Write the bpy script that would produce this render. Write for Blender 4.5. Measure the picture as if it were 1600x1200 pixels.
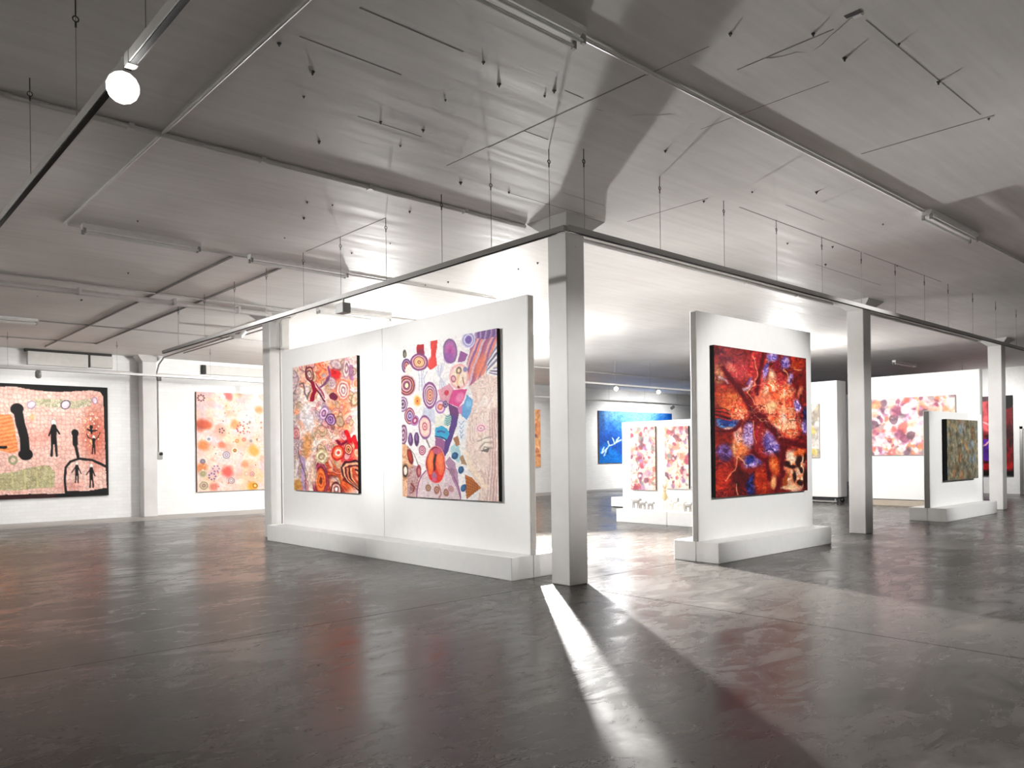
import bpy, bmesh, math, random
import numpy as np
from mathutils import Vector, Matrix

for o in list(bpy.data.objects):
    bpy.data.objects.remove(o)
S = bpy.context.scene
C = S.collection

# ------------------------------------------------------------------ camera
cam = bpy.data.cameras.new('camera'); camo = bpy.data.objects.new('camera', cam); C.objects.link(camo)
F, CY, ROLL, YAW = 1224.15, 709.68, 0.01225, 0.83588
cam.sensor_width = 36; cam.lens = 36*F/1600; cam.shift_y = (CY-600)/1600; cam.clip_end = 200; cam.clip_start = 0.05
r = Vector((math.sin(YAW), -math.cos(YAW), 0)); u = Vector((0, 0, 1)); f = Vector((math.cos(YAW), math.sin(YAW), 0))
xd = r*math.cos(ROLL) - u*math.sin(ROLL); yd = r*math.sin(ROLL) + u*math.cos(ROLL); zd = -f
camo.matrix_world = Matrix(((xd.x, yd.x, zd.x, -6.5499), (xd.y, yd.y, zd.y, -6.2769), (xd.z, yd.z, zd.z, 1.5), (0, 0, 0, 1)))
S.camera = camo

# ------------------------------------------------------------------ world, exposure
w = bpy.data.worlds.new('world'); S.world = w; w.use_nodes = True
w.node_tree.nodes['Background'].inputs[0].default_value = (0.02, 0.02, 0.02, 1)
w.node_tree.nodes['Background'].inputs[1].default_value = 0.1
S.view_settings.view_transform = 'Standard'; S.view_settings.look = 'None'
S.view_settings.gamma = 1; S.view_settings.use_curve_mapping = False
S.view_settings.exposure = 0.0
S.cycles.max_bounces = 10; S.cycles.diffuse_bounces = 6; S.cycles.glossy_bounces = 4
S.cycles.caustics_reflective = False; S.cycles.sample_clamp_indirect = 6

# lamp powers (W), used by the lamp builders below
P_FLOOD, P_FLOOD_BACK = 34000, 1050
P_PANEL, P_CEDGE, P_WALL, P_FAR = 1280, 1120, 620, 80
P_BAY, P_BAY2, P_BAY3 = 560, 330, 380
P_COL = 400
WARM = (1.0, 0.985, 0.96)

ZC = 4.16          # ceiling height
BAY = 7.6

# ------------------------------------------------------------------ helpers
def srgb(c):
    c = np.asarray(c, float)
    return np.where(c <= 0.04045, c/12.92, ((c+0.055)/1.055)**2.4)

def obj(name, bm, mat, parent=None, smooth=False):
    me = bpy.data.meshes.new(name)
    bmesh.ops.recalc_face_normals(bm, faces=bm.faces)
    bm.to_mesh(me); bm.free()
    if mat: me.materials.append(mat)
    if smooth:
        for p in me.polygons: p.use_smooth = True
    o = bpy.data.objects.new(name, me); C.objects.link(o)
    if parent: o.parent = parent
    return o

def tag(o, label=None, cat=None, group=None, kind=None):
    if label: o['label'] = label
    if cat: o['category'] = cat
    if group: o['group'] = group
    if kind: o['kind'] = kind
    return o

def thing(name, label, cat, loc=(0, 0, 0), rotz=0, group=None):
    o = bpy.data.objects.new(name, None); C.objects.link(o)
    o.empty_display_size = 0.2
    o.location = loc; o.rotation_euler = (0, 0, rotz)
    return tag(o, label, cat, group)

def struct(name, bm, mat, parent=None):
    o = obj(name, bm, mat, parent)
    if not parent: o['kind'] = 'structure'
    return o

def box(bm, x0, x1, y0, y1, z0, z1, bev=0):
    vs = [bm.verts.new(p) for p in ((x0,y0,z0),(x1,y0,z0),(x1,y1,z0),(x0,y1,z0),(x0,y0,z1),(x1,y0,z1),(x1,y1,z1),(x0,y1,z1))]
    fs = [bm.faces.new([vs[i] for i in q]) for q in ((0,3,2,1),(4,5,6,7),(0,1,5,4),(1,2,6,5),(2,3,7,6),(3,0,4,7))]
    if bev:
        es = {e for f_ in fs for e in f_.edges}
        bmesh.ops.bevel(bm, geom=list(es), offset=bev, segments=1, affect='EDGES')
    return bm

def tube(bm, pts, rad, n=8, cap=True):
    pts = [Vector(p) for p in pts]
    rads = rad if isinstance(rad, (list, tuple)) else [rad]*len(pts)
    rings = []
    for i, p in enumerate(pts):
        d = (pts[min(i+1, len(pts)-1)] - pts[max(i-1, 0)])
        if d.length < 1e-9: d = Vector((0, 0, 1))
        d.normalize()
        a = Vector((0, 0, 1)) if abs(d.z) < 0.9 else Vector((1, 0, 0))
        s1 = d.cross(a).normalized(); s2 = d.cross(s1)
        rings.append([bm.verts.new(p + (s1*math.cos(2*math.pi*k/n) + s2*math.sin(2*math.pi*k/n))*rads[i]) for k in range(n)])
    for a, b in zip(rings, rings[1:]):
        for k in range(n):
            bm.faces.new((a[k], a[(k+1) % n], b[(k+1) % n], b[k]))
    if cap:
        bm.faces.new(rings[0][::-1]); bm.faces.new(rings[-1])
    return bm

def ball(bm, c, rx, ry=None, rz=None, seg=10):
    m = Matrix.Translation(c) @ Matrix.Diagonal((rx, ry or rx, rz or rx, 1))
    bmesh.ops.create_uvsphere(bm, u_segments=seg, v_segments=max(6, seg//2+1), radius=1, matrix=m)
    return bm

def ring(bm, c, R, t, axis='y', n=12, m=6):
    vs = []
    for i in range(n):
        a = 2*math.pi*i/n; row = []
        for j in range(m):
            b = 2*math.pi*j/m; q = R + t*math.cos(b)
            p = (q*math.cos(a), t*math.sin(b), q*math.sin(a)) if axis == 'y' else (t*math.sin(b), q*math.cos(a), q*math.sin(a))
            row.append(bm.verts.new(Vector(c)+Vector(p)))
        vs.append(row)
    for i in range(n):
        for j in range(m):
            bm.faces.new((vs[i][j], vs[(i+1) % n][j], vs[(i+1) % n][(j+1) % m], vs[i][(j+1) % m]))
    return bm

B = bmesh.new

# ------------------------------------------------------------------ materials
class NT:
    def __init__(s, name):
        s.m = bpy.data.materials.new(name); s.m.use_nodes = True
        s.t = s.m.node_tree; s.b = s.t.nodes['Principled BSDF']
    def n(s, kind, **k):
        nd = s.t.nodes.new(kind)
        for a, v in k.items():
            if a in nd.inputs: nd.inputs[a].default_value = v
            else: setattr(nd, a, v)
        return nd
    def l(s, a, b): s.t.links.new(a, b)
    def coord(s, scale=(1, 1, 1), rot=(0, 0, 0)):
        g = s.n('ShaderNodeNewGeometry'); mp = s.n('ShaderNodeMapping')
        mp.inputs['Scale'].default_value = scale; mp.inputs['Rotation'].default_value = rot
        s.l(g.outputs['Position'], mp.inputs['Vector']); return mp.outputs[0]
    def noise(s, vec, scale, detail=4, rough=0.55, dist=0.0):
        nd = s.n('ShaderNodeTexNoise'); nd.inputs['Scale'].default_value = scale; nd.inputs['Detail'].default_value = detail
        nd.inputs['Roughness'].default_value = rough; nd.inputs['Distortion'].default_value = dist
        s.l(vec, nd.inputs['Vector']); return nd.outputs['Fac']
    def ramp(s, fac, stops):
        nd = s.n('ShaderNodeValToRGB'); e = nd.color_ramp.elements
        while len(e) < len(stops): e.new(0.5)
        for el, (p, c) in zip(e, stops):
            el.position = p; el.color = (c[0], c[1], c[2], 1) if hasattr(c, '__len__') else (c, c, c, 1)
        s.l(fac, nd.inputs['Fac']); return nd.outputs['Color']
    def mix(s, fac, a, b, mode='MIX'):
        nd = s.n('ShaderNodeMix', data_type='RGBA', blend_type=mode)
        for i, v in ((0, fac), (6, a), (7, b)):
            if hasattr(v, 'links'): s.l(v, nd.inputs[i])
            else: nd.inputs[i].default_value = v if i == 0 else (*v, 1)
        return nd.outputs[2]
    def bump(s, h, strength, dist=0.01, prev=None):
        nd = s.n('ShaderNodeBump'); nd.inputs['Strength'].default_value = strength; nd.inputs['Distance'].default_value = dist
        s.l(h, nd.inputs['Height'])
        if prev: s.l(prev, nd.inputs['Normal'])
        s.l(nd.outputs[0], s.b.inputs['Normal']); return nd.outputs[0]

def plain(name, col, rough=0.5, metal=0.0, emit=0, spec=None, var=0.04):
    t = NT(name)
    f_ = t.noise(t.coord(), 9, 3)
    c = np.array(col)
    t.l(t.ramp(f_, [(0.3, c*(1-var)), (0.7, np.minimum(c*(1+var), 1))]), t.b.inputs['Base Color'])
    t.b.inputs['Roughness'].default_value = rough; t.b.inputs['Metallic'].default_value = metal
    if spec is not None: t.b.inputs['Specular IOR Level'].default_value = spec
    if emit:
        t.b.inputs['Emission Color'].default_value = (*WARM, 1); t.b.inputs['Emission Strength'].default_value = emit
    return t.m

M = {}
M['panel'] = plain('panel_paint', (0.84, 0.84, 0.835), 0.55, var=0.012)
M['plinth'] = plain('plinth_paint', (0.80, 0.80, 0.795), 0.5, var=0.02)
M['tan'] = plain('tan_base', (0.42, 0.36, 0.29), 0.6)  # even tan tone for the base of the tall wall
M['seam'] = plain('dark_seam', (0.20, 0.19, 0.18), 0.8)
M['black'] = plain('black_edge', (0.006, 0.006, 0.006), 0.6, spec=0.2)
M['brownedge'] = plain('brown_edge', (0.10, 0.055, 0.03), 0.6)
M['grey_edge'] = plain('grey_edge', (0.30, 0.26, 0.23), 0.6)
M['trackwhite'] = plain('track_enamel', (0.74, 0.73, 0.71), 0.4)
M['trackgrey'] = plain('track_grey_enamel', (0.40, 0.39, 0.38), 0.45)
M['pipe'] = plain('pipe_paint', (0.66, 0.645, 0.63), 0.45)
M['pipe_grey'] = plain('grey_conduit', (0.27, 0.25, 0.24), 0.5)  # on the ceiling cables this darker grey stands in for their shaded side
M['steel'] = plain('steel', (0.32, 0.31, 0.30), 0.35, 0.9)
M['darksteel'] = plain('dark_steel', (0.06, 0.055, 0.05), 0.45, 0.6)
M['wire'] = plain('wire', (0.26, 0.25, 0.24), 0.5)
M['rubber'] = plain('rubber', (0.02, 0.02, 0.02), 0.7)
M['greymetal'] = plain('grey_housing', (0.30, 0.30, 0.29), 0.45)
M['glass_tube'] = plain('lamp_tube', (0.72, 0.72, 0.70), 0.15)
M['beige'] = plain('beige_metal', (0.62, 0.61, 0.58), 0.5)
M['gap'] = plain('gap_dark', (0.03, 0.028, 0.026), 0.8)
M['lens'] = plain('lit_lens', (0.9, 0.9, 0.9), 0.3, emit=60)
M['door'] = plain('door_paint', (0.62, 0.62, 0.61), 0.45)
M['straw'] = plain('straw', (0.55, 0.42, 0.24), 0.8)
M['paleraffia'] = plain('pale_raffia', (0.74, 0.70, 0.64), 0.8)
M['greyraffia'] = plain('grey_raffia', (0.30, 0.28, 0.27), 0.8)
M['darkraffia'] = plain('dark_raffia', (0.03, 0.03, 0.03), 0.8)

def mat_floor():
    t = NT('polished_concrete')
    v = t.coord(); vs = t.coord((1.0, 2.2, 1), (0, 0, 0.5))
    big = t.noise(v, 0.45, 6, 0.6, 0.6); mid = t.noise(vs, 1.7, 8, 0.68, 1.2); fine = t.noise(v, 16, 5, 0.7)
    c = t.ramp(big, [(0.3, (0.030, 0.027, 0.024)), (0.52, (0.053, 0.048, 0.043)), (0.72, (0.085, 0.078, 0.071))])
    c = t.mix(0.75, c, t.ramp(mid, [(0.3, 0.35), (0.46, 0.75), (0.58, 1.15), (0.72, 2.0)]), 'MULTIPLY')
    c = t.mix(0.35, c, t.ramp(fine, [(0.35, 0.55), (0.65, 1.4)]), 'MULTIPLY')
    # dark splashes and worn flakes
    sp = t.noise(v, 3.1, 9, 0.75, 2.0)
    c = t.mix(t.ramp(sp, [(0.66, 0.0), (0.72, 0.6)]), c, (0.035, 0.03, 0.027))
    c = t.mix(t.ramp(t.noise(vs, 2.3, 9, 0.8, 1.5), [(0.66, 0.0), (0.74, 0.45)]), c, (0.22, 0.205, 0.19))
    t.l(c, t.b.inputs['Base Color'])
    rr = t.mix(0.5, t.ramp(mid, [(0.30, 0.12), (0.70, 0.44)]), t.ramp(big, [(0.3, 0.14), (0.7, 0.42)]))
    t.l(rr, t.b.inputs['Roughness'])
    t.b.inputs['Specular IOR Level'].default_value = 0.21
    nb = t.bump(t.noise(v, 2.2, 4, 0.5), 0.10, 0.02)
    t.bump(t.noise(v, 30, 3, 0.6), 0.05, 0.004, nb)
    return t.m
M['floor'] = mat_floor()

def mat_margin():
    t = NT('pale_concrete_margin'); v = t.coord((1, 3, 1))
    t.l(t.ramp(t.noise(v, 1.2, 6, 0.6), [(0.3, (0.30, 0.285, 0.27)), (0.7, (0.44, 0.43, 0.41))]), t.b.inputs['Base Color'])
    t.b.inputs['Roughness'].default_value = 0.45
    return t.m
M['margin'] = mat_margin()

def mat_ceiling():
    t = NT('painted_board_marked_concrete'); v = t.coord(); vx = t.coord((0.35, 5.0, 1))
    c = t.ramp(t.noise(v, 0.5, 6, 0.6), [(0.3, (0.64, 0.62, 0.60)), (0.7, (0.77, 0.755, 0.735))])
    c = t.mix(0.30, c, t.ramp(t.noise(vx, 2.2, 6, 0.6), [(0.3, 0.75), (0.65, 1.1)]), 'MULTIPLY')
    c = t.mix(t.ramp(t.noise(v, 4.3, 9, 0.75, 1.5), [(0.67, 0.0), (0.76, 0.45)]), c, (0.26, 0.235, 0.22))
    t.l(c, t.b.inputs['Base Color'])
    t.l(t.ramp(t.noise(vx, 1.5, 4), [(0.3, 0.46), (0.7, 0.62)]), t.b.inputs['Roughness'])
    t.b.inputs['Specular IOR Level'].default_value = 0.35
    nb = t.bump(t.noise(vx, 3.0, 5, 0.6), 0.15, 0.01)
    t.bump(t.noise(v, 14, 6, 0.65), 0.15, 0.006, nb)
    return t.m
M['ceiling'] = mat_ceiling()

def mat_column():
    t = NT('chipped_white_column'); v = t.coord()
    c = t.ramp(t.noise(v, 1.5, 5), [(0.3, (0.60, 0.585, 0.57)), (0.7, (0.70, 0.69, 0.68))])
    g = t.n('ShaderNodeNewGeometry'); sx = t.n('ShaderNodeSeparateXYZ'); t.l(g.outputs['Position'], sx.inputs[0])
    hgt = t.ramp(sx.outputs['Z'], [(0.0, 1.0), (1.0, 0.75)])
    ch = t.ramp(t.noise(v, 7, 8, 0.75, 1.0), [(0.66, 0.0), (0.70, 0.85)])
    t.l(t.mix(t.mix(1.0, ch, hgt, 'MULTIPLY'), c, (0.20, 0.18, 0.165)), t.b.inputs['Base Color'])
    t.b.inputs['Roughness'].default_value = 0.5
    t.bump(t.noise(v, 18, 6, 0.7), 0.25, 0.006)
    return t.m
M['column'] = mat_column()

def mat_brick():
    t = NT('white_painted_brick'); g = t.n('ShaderNodeNewGeometry')
    sx = t.n('ShaderNodeSeparateXYZ'); cx = t.n('ShaderNodeCombineXYZ'); t.l(g.outputs['Position'], sx.inputs[0])
    t.l(sx.outputs['X'], cx.inputs['X']); t.l(sx.outputs['Z'], cx.inputs['Y'])
    b = t.n('ShaderNodeTexBrick'); t.l(cx.outputs[0], b.inputs['Vector'])
    b.inputs['Scale'].default_value = 1; b.inputs['Brick Width'].default_value = 0.24; b.inputs['Row Height'].default_value = 0.086
    b.inputs['Mortar Size'].default_value = 0.006
    b.inputs['Color1'].default_value = (0.79, 0.79, 0.785, 1); b.inputs['Color2'].default_value = (0.84, 0.84, 0.835, 1)
    b.inputs['Mortar'].default_value = (0.77, 0.77, 0.76, 1)
    t.l(b.outputs['Color'], t.b.inputs['Base Color']); t.b.inputs['Roughness'].default_value = 0.5
    inv = t.ramp(b.outputs['Fac'], [(0, 1.0), (1, 0.0)])
    t.bump(inv, 0.22, 0.008)
    return t.m
M['brick'] = mat_brick()
M['wall'] = plain('wall_paint', (0.78, 0.78, 0.77), 0.6)
M['darkwall'] = plain('dim_wall_paint', (0.45, 0.43, 0.41), 0.6)

# ------------------------------------------------------------------ structure
floor = struct('floor', box(B(), -12.2, 31, -12.2, 15.8, -0.12, -0.045), M['gap'])
xs = [-12.2] + [-0.13 + BAY*k for k in range(-1, 5)] + [31.0]
ys = [-12.2] + [0.09 + BAY*k for k in range(-1, 2)] + [13.75]
g = 0.006
for i in range(len(xs)-1):
    for j in range(len(ys)-1):
        obj('concrete_slab', box(B(), xs[i]+g, xs[i+1]-g, ys[j]+g, ys[j+1]-g, -0.045, 0), M['floor'], floor)
for i in range(len(xs)-1):
    obj('pale_margin_slab', box(B(), xs[i]+g, xs[i+1]-g, 13.75+g, 15.8, -0.045, 0), M['margin'], floor)

ceiling = struct('ceiling', box(B(), -12.2, 31, -12.2, 15.8, ZC, ZC+0.25), M['ceiling'])
struct('wall_back', box(B(), -12.2, 31, 15.4, 15.6, 0, ZC), M['brick'])
struct('wall_left', box(B(), -12.2, -12, -12, 15.4, 0, ZC), M['wall'])
struct('wall_front', box(B(), -12.2, 23, -12.2, -12, 0, ZC), M['wall'])
struct('wall_right', box(B(), 22.8, 23.0, -12, 4.0, 0, ZC), M['wall'])
struct('wall_alcove', box(B(), 23.0, 30.4, 3.8, 4.0, 0, ZC), M['wall'])
struct('wall_end', box(B(), 30.4, 30.6, 3.8, 15.4, 0, ZC), M['wall'])

# door in the far right wall: frame posts, head, leaf
door = struct('door_1', box(B(), 22.755, 22.80, 0.55, 1.45, 0.0, 2.12), M['door'])
obj('door_frame', box(B(), 22.72, 22.80, 1.45, 1.54, 0.0, 2.2), M['steel'], door)
obj('door_frame', box(B(), 22.72, 22.80, 0.46, 0.55, 0.0, 2.2), M['steel'], door)
obj('door_head', box(B(), 22.72, 22.80, 0.46, 1.54, 2.12, 2.2), M['steel'], door)
obj('door_handle', tube(B(), [(22.755, 0.66, 1.0), (22.70, 0.66, 1.0), (22.70, 0.78, 1.0)], 0.011), M['darksteel'], door)

# ceiling seams (board joints), cracks, anchors
def strip(x0, y0, x1, y1, wd, mat='seam', name='joint_strip'):
    bm = B()
    if abs(x1-x0) > abs(y1-y0): box(bm, min(x0, x1), max(x0, x1), (y0+y1)/2-wd/2, (y0+y1)/2+wd/2, ZC-0.0008, ZC+0.003)
    else: box(bm, (x0+x1)/2-wd/2, (x0+x1)/2+wd/2, min(y0, y1), max(y0, y1), ZC-0.0008, ZC+0.003)
    return obj(name, bm, M[mat], ceiling)
for a in [(-2.14, -1.12, -2.12, -2.84, .014), (-2.14, -0.55, -2.14, -1.12, .007), (-2.12, -2.84, -2.12, -3.35, .006),
          (-4.08, -2.245, -3.296, -2.245, .012), (-4.2, -1.72, -3.43, -1.72, .012), (-3.31, -.94, -2.70, -.94, .009),
          (0.52, -3.18, 0.53, -4.24, .016), (-1.69, 3.02, -1.71, 1.15, .018), (0.5, -.5, 0.51, -1.58, .014),
          (1.03, -1.63, 3.99, -1.63, .014), (-2.39, -2.30, -2.19, -2.30, .008), (-2.12, -1.58, -1.85, -1.58, .008),
          (-1.69, -3.3, -1.71, -3.99, .012), (-1.08, -2.55, -1.0, -3.64, .006), (4.1, -1.63, 6.9, -1.63, .012),
          (-1.65, -4.17, 0.43, -4.17, .006), (1.35, -2.0, 2.2, -2.0, .006), (-1.2, -0.36, 0.1, -0.36, .006),
          (4.2, -0.9, 6.4, -0.9, .010), (-0.78, -0.72, -0.15, -0.72, .005)]:
    strip(*a)

def crack(pts, rad=0.004):
    rnd = random.Random(len(pts)); out = []
    for (a, b) in zip(pts, pts[1:]):
        for k in range(4):
            q = k/4; out.append((a[0]+(b[0]-a[0])*q+rnd.uniform(-.02, .02), a[1]+(b[1]-a[1])*q+rnd.uniform(-.02, .02), ZC+0.003))
    out.append((*pts[-1], ZC+0.003))
    return obj('crack', tube(B(), out, [rad*rnd.uniform(.4, 1.2) for _ in out], 5), M['seam'], ceiling)
crack([(-2.05, -2.25), (-1.75, -2.3), (-1.45, -2.55), (-1.2, -2.78), (-1.15, -2.95)])
crack([(-1.72, -3.5), (-1.55, -3.75), (-1.72, -4.1), (-1.75, -4.5), (-1.9, -4.75)], 0.005)
crack([(-2.0, -1.75), (-1.85, -1.95), (-2.0, -2.2)], 0.0035)

anch = [(-2.45,-2.25),(-2.44,-2.14),(-2.15,-3.53),(-0.43,-4.16),(-1.2,-4.19),(-1.75,-3.88),(-1.29,-3.87),(0.56,-4.19),(-3.12,-0.97),(-3.92,-1.36),(-3.79,-0.98),(-4.26,-1.56),(-2.96,-1.61),(-3.11,-2.23),(-2.82,-2.06),(-2.73,-0.67),(-0.89,-2.08),(1.2,-2.42),(1.22,-2.87),(-2.77,-1.06),(-1.77,-0.29),(-1.22,-0.38),(-1.63,0.78),(-1.08,2.0),(-1.21,2.71),(-2.4,1.72),(-2.38,1.12),(-2.63,1.2),(0.81,3.28),(0.12,1.62),(1.08,1.98),(1.04,1.54),(0.67,3.68),(-3.09,5.68),(-3.72,8.27),(-3.76,3.0),(-3.1,8.17),(0.69,-1.99),(2.82,-1.22),(3.43,-1.52),(2.91,-2.38),(0.55,-1.5),(4.3,-1.0),(5.2,-1.63),(-3.3,-0.3),(-2.2,2.6)]
abm = B(); tube(abm, [(0, 0, 0.0), (0, 0, -0.010)], [0.016, 0.011], 8); tube(abm, [(0, 0, -0.010), (0, 0, -0.022)], 0.006, 6)
a0 = obj('anchor_bolt', abm, M['darksteel'], ceiling); a0.location = (*anch[0], ZC)
for k, q in enumerate(anch[1:]):
    a = a0.copy(); C.objects.link(a); a.parent = ceiling; a.location = (*q, ZC); s_ = 0.6+0.6*((k*37) % 11)/11; a.scale = (s_, s_, s_)
# spalled patch in the ceiling, near top right
obj('spalled_patch', box(B(), -1.80, -1.755, -4.20, -4.10, ZC-0.001, ZC+0.002), M['gap'], ceiling)
obj('spalled_patch', box(B(), -1.75, -1.715, -4.18, -4.13, ZC-0.002, ZC+0.002), M['panel'], ceiling)

# ------------------------------------------------------------------ columns
def column(x, y, label, name='concrete_column', half=0.15):
    t = thing(name, label, 'column', (x, y, 0))
    zb = ZC-0.155; hs = half
    obj('shaft', box(B(), -hs, hs, -hs, hs, 0, zb, 0.010), M['column'], t)
    bm = B(); c2 = 0.315; d = 0.035
    lo = [bm.verts.new((sx*hs, sy*hs, zb)) for sx, sy in ((-1,-1),(1,-1),(1,1),(-1,1))]
    mi = [bm.verts.new((sx*c2, sy*c2, ZC-d*0.2)) for sx, sy in ((-1,-1),(1,-1),(1,1),(-1,1))]
    up = [bm.verts.new((sx*c2, sy*c2, ZC)) for sx, sy in ((-1,-1),(1,-1),(1,1),(-1,1))]
    for A_, B_ in ((lo, mi), (mi, up)):
        for k in range(4): bm.faces.new((A_[k], A_[(k+1) % 4], B_[(k+1) % 4], B_[k]))
    bm.faces.new(lo[::-1]); bm.faces.new(up)
    obj('capital', bm, M['column'], t)
    return t
column(0, 0, 'white concrete column with chipped foot, nearest one beside the large double display wall')
column(BAY, 0, 'white concrete column standing just right of the dark red painting')
column(2*BAY, 0, 'bright white column at far right, in front of the purple and red painting')
column(0, BAY, 'narrow-looking white column at the left end of the double display wall')
pil = column(0.1, 15.2, 'white half column built against the brick wall between two paintings', 'wall_pier', 0.17)

# ------------------------------------------------------------------ display walls
def display_wall(label, loc, rotz, length, splits, zt=3.43, th=0.105, depth=0.72, ph=0.277, e0=0.0, e1=0.0, psplits=None):
    """local X runs along the wall from 0 to length, local -Y is the front; the plinth sticks out e0 / e1 past the ends"""
    t = thing('display_wall', label, 'display wall', loc, rotz)
    gap = 0.004
    xs_ = [0] + list(splits) + [length]
    for a, b in zip(xs_, xs_[1:]):
        obj('wall_panel', box(B(), a+gap, b-gap, -th/2, th/2, ph, zt, 0.004), M['panel'], t)
        obj('panel_core', box(B(), a, b, -th/2+0.012, th/2-0.012, ph, zt-0.012), M['seam'], t)
    px = [-e0] + list(psplits if psplits is not None else splits) + [length+e1]
    for a, b in zip(px, px[1:]):
        for s0, s1 in ((-depth/2, -0.004), (0.004, depth/2)):
            obj('plinth_box', box(B(), a+gap*.7, b-gap*.7, s0, s1, 0, ph, 0.005), M['plinth'], t)
    return t
# A: local X runs towards -Y of the world (left to right as seen), front faces -X
display_wall('long white double display wall carrying two swirling paintings, left of the chipped column', (0, 7.164, 0), -math.pi/2, 7.164-0.60, [7.164-3.81], e0=0.03, e1=0.0, psplits=[7.164-3.84])
display_wall('white display wall carrying the square dark red painting', (2.49, 0, 0), 0, 3.21, [], e0=0.0, e1=0.0)
display_wall('low white display wall with the small grey green canvas at right', (10.77, 0.03, 0), 0, 3.2, [], zt=2.30, th=0.12, e0=0.0, e1=0.0)

# E: tall wall in the column row at x = 15.2, on a tan base
e = thing('display_wall', 'tall bright white display wall carrying the wide pink painting, on a tan base', 'display wall', (15.2, 0.35, 0))
obj('wall_panel', box(B(), -0.10, 0.10, 0, 3.1, 0.17, 3.475, 0.004), M['panel'], e)
obj('base', box(B(), -0.12, 0.12, 0.0, 3.12, 0, 0.15), M['tan'], e)
obj('base_gap', box(B(), -0.085, 0.085, 0.02, 3.08, 0.145, 0.175), M['gap'], e)

# F: movable wall on castors
fw = thing('mobile_wall', 'thick white movable wall on black castors behind the dark red painting', 'display wall', (15.1, 3.97, 0))
obj('wall_panel', box(B(), 0, 0.55, 0, 2.2, 0.17, 3.475, 0.004), M['panel'], fw)
obj('chassis', box(B(), 0.05, 0.50, 0.05, 2.15, 0.12, 0.17), M['rubber'], fw)
for cx_ in (0.07, 0.48):
    for cy_ in (0.10, 1.1, 2.1):
        cst = obj('castor', tube(B(), [(cx_-0.02, cy_, 0.06), (cx_+0.02, cy_, 0.06)], 0.06, 14), M['rubber'], fw)
        obj('castor_fork', box(B(), cx_-0.03, cx_+0.03, cy_-0.02, cy_+0.02, 0.06, 0.125), M['steel'], cst)
obj('chassis_rail', box(B(), 0.02, 0.05, 0.05, 2.15, 0.03, 0.07), M['steel'], fw)

# B: lower freestanding wall behind the dais, and the dais
b = thing('display_wall', 'lower white display wall with two tall narrow paintings, behind the white dais', 'display wall', (7.5, 5.46, 0))
obj('wall_panel', box(B(), 0, 0.14, -3.1, 0, 0, 2.205, 0.004), M['panel'], b)
obj('edge_strip', box(B(), 0.004, 0.136, 0.0, 0.006, 0, 2.2), M['plinth'], b)
dais = thing('display_dais', 'low white dais with small woven figures standing on it', 'dais', (6.6, 2.2, 0))
obj('dais_box', box(B(), 0, 0.88, 0, 1.345, 0, 0.28, 0.005), M['plinth'], dais)
obj('dais_box', box(B(), 0, 0.88, 1.355, 2.7, 0, 0.28, 0.005), M['plinth'], dais)
bench = thing('plinth_block', 'low grey-white plinth block on the floor left of the woven figures', 'plinth', (10.1, 7.3, 0))
obj('block', box(B(), 0, 1.6, 0, 0.76, 0.02, 0.277, 0.005), M['plinth'], bench)
obj('foot', box(B(), 0.04, 1.56, 0.04, 0.72, 0, 0.02), M['gap'], bench)

# ------------------------------------------------------------------ paintings: numpy brush work on a fine grid of coloured points
def vnoise(x, y, seed=0):
    xi = np.floor(x).astype(np.int64); yi = np.floor(y).astype(np.int64); fx = x-xi; fy = y-yi
    def h(a, b_):
        n = (a*374761393 + b_*668265263 + seed*1442695041) & 0x7fffffff
        n = ((n ^ (n >> 13))*1274126177) & 0x7fffffff
        return ((n ^ (n >> 16)) & 0xffff)/65535.0
    ux = fx*fx*(3-2*fx); uy = fy*fy*(3-2*fy)
    return (h(xi, yi)*(1-ux)+h(xi+1, yi)*ux)*(1-uy) + (h(xi, yi+1)*(1-ux)+h(xi+1, yi+1)*ux)*uy
def fbm(x, y, seed=0, oct_=4, gain=0.5):
    s = 0; a = 1; tot = 0
    for k in range(oct_):
        s = s + a*vnoise(x*2**k, y*2**k, seed+k*17); tot += a; a *= gain
    return s/tot

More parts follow.
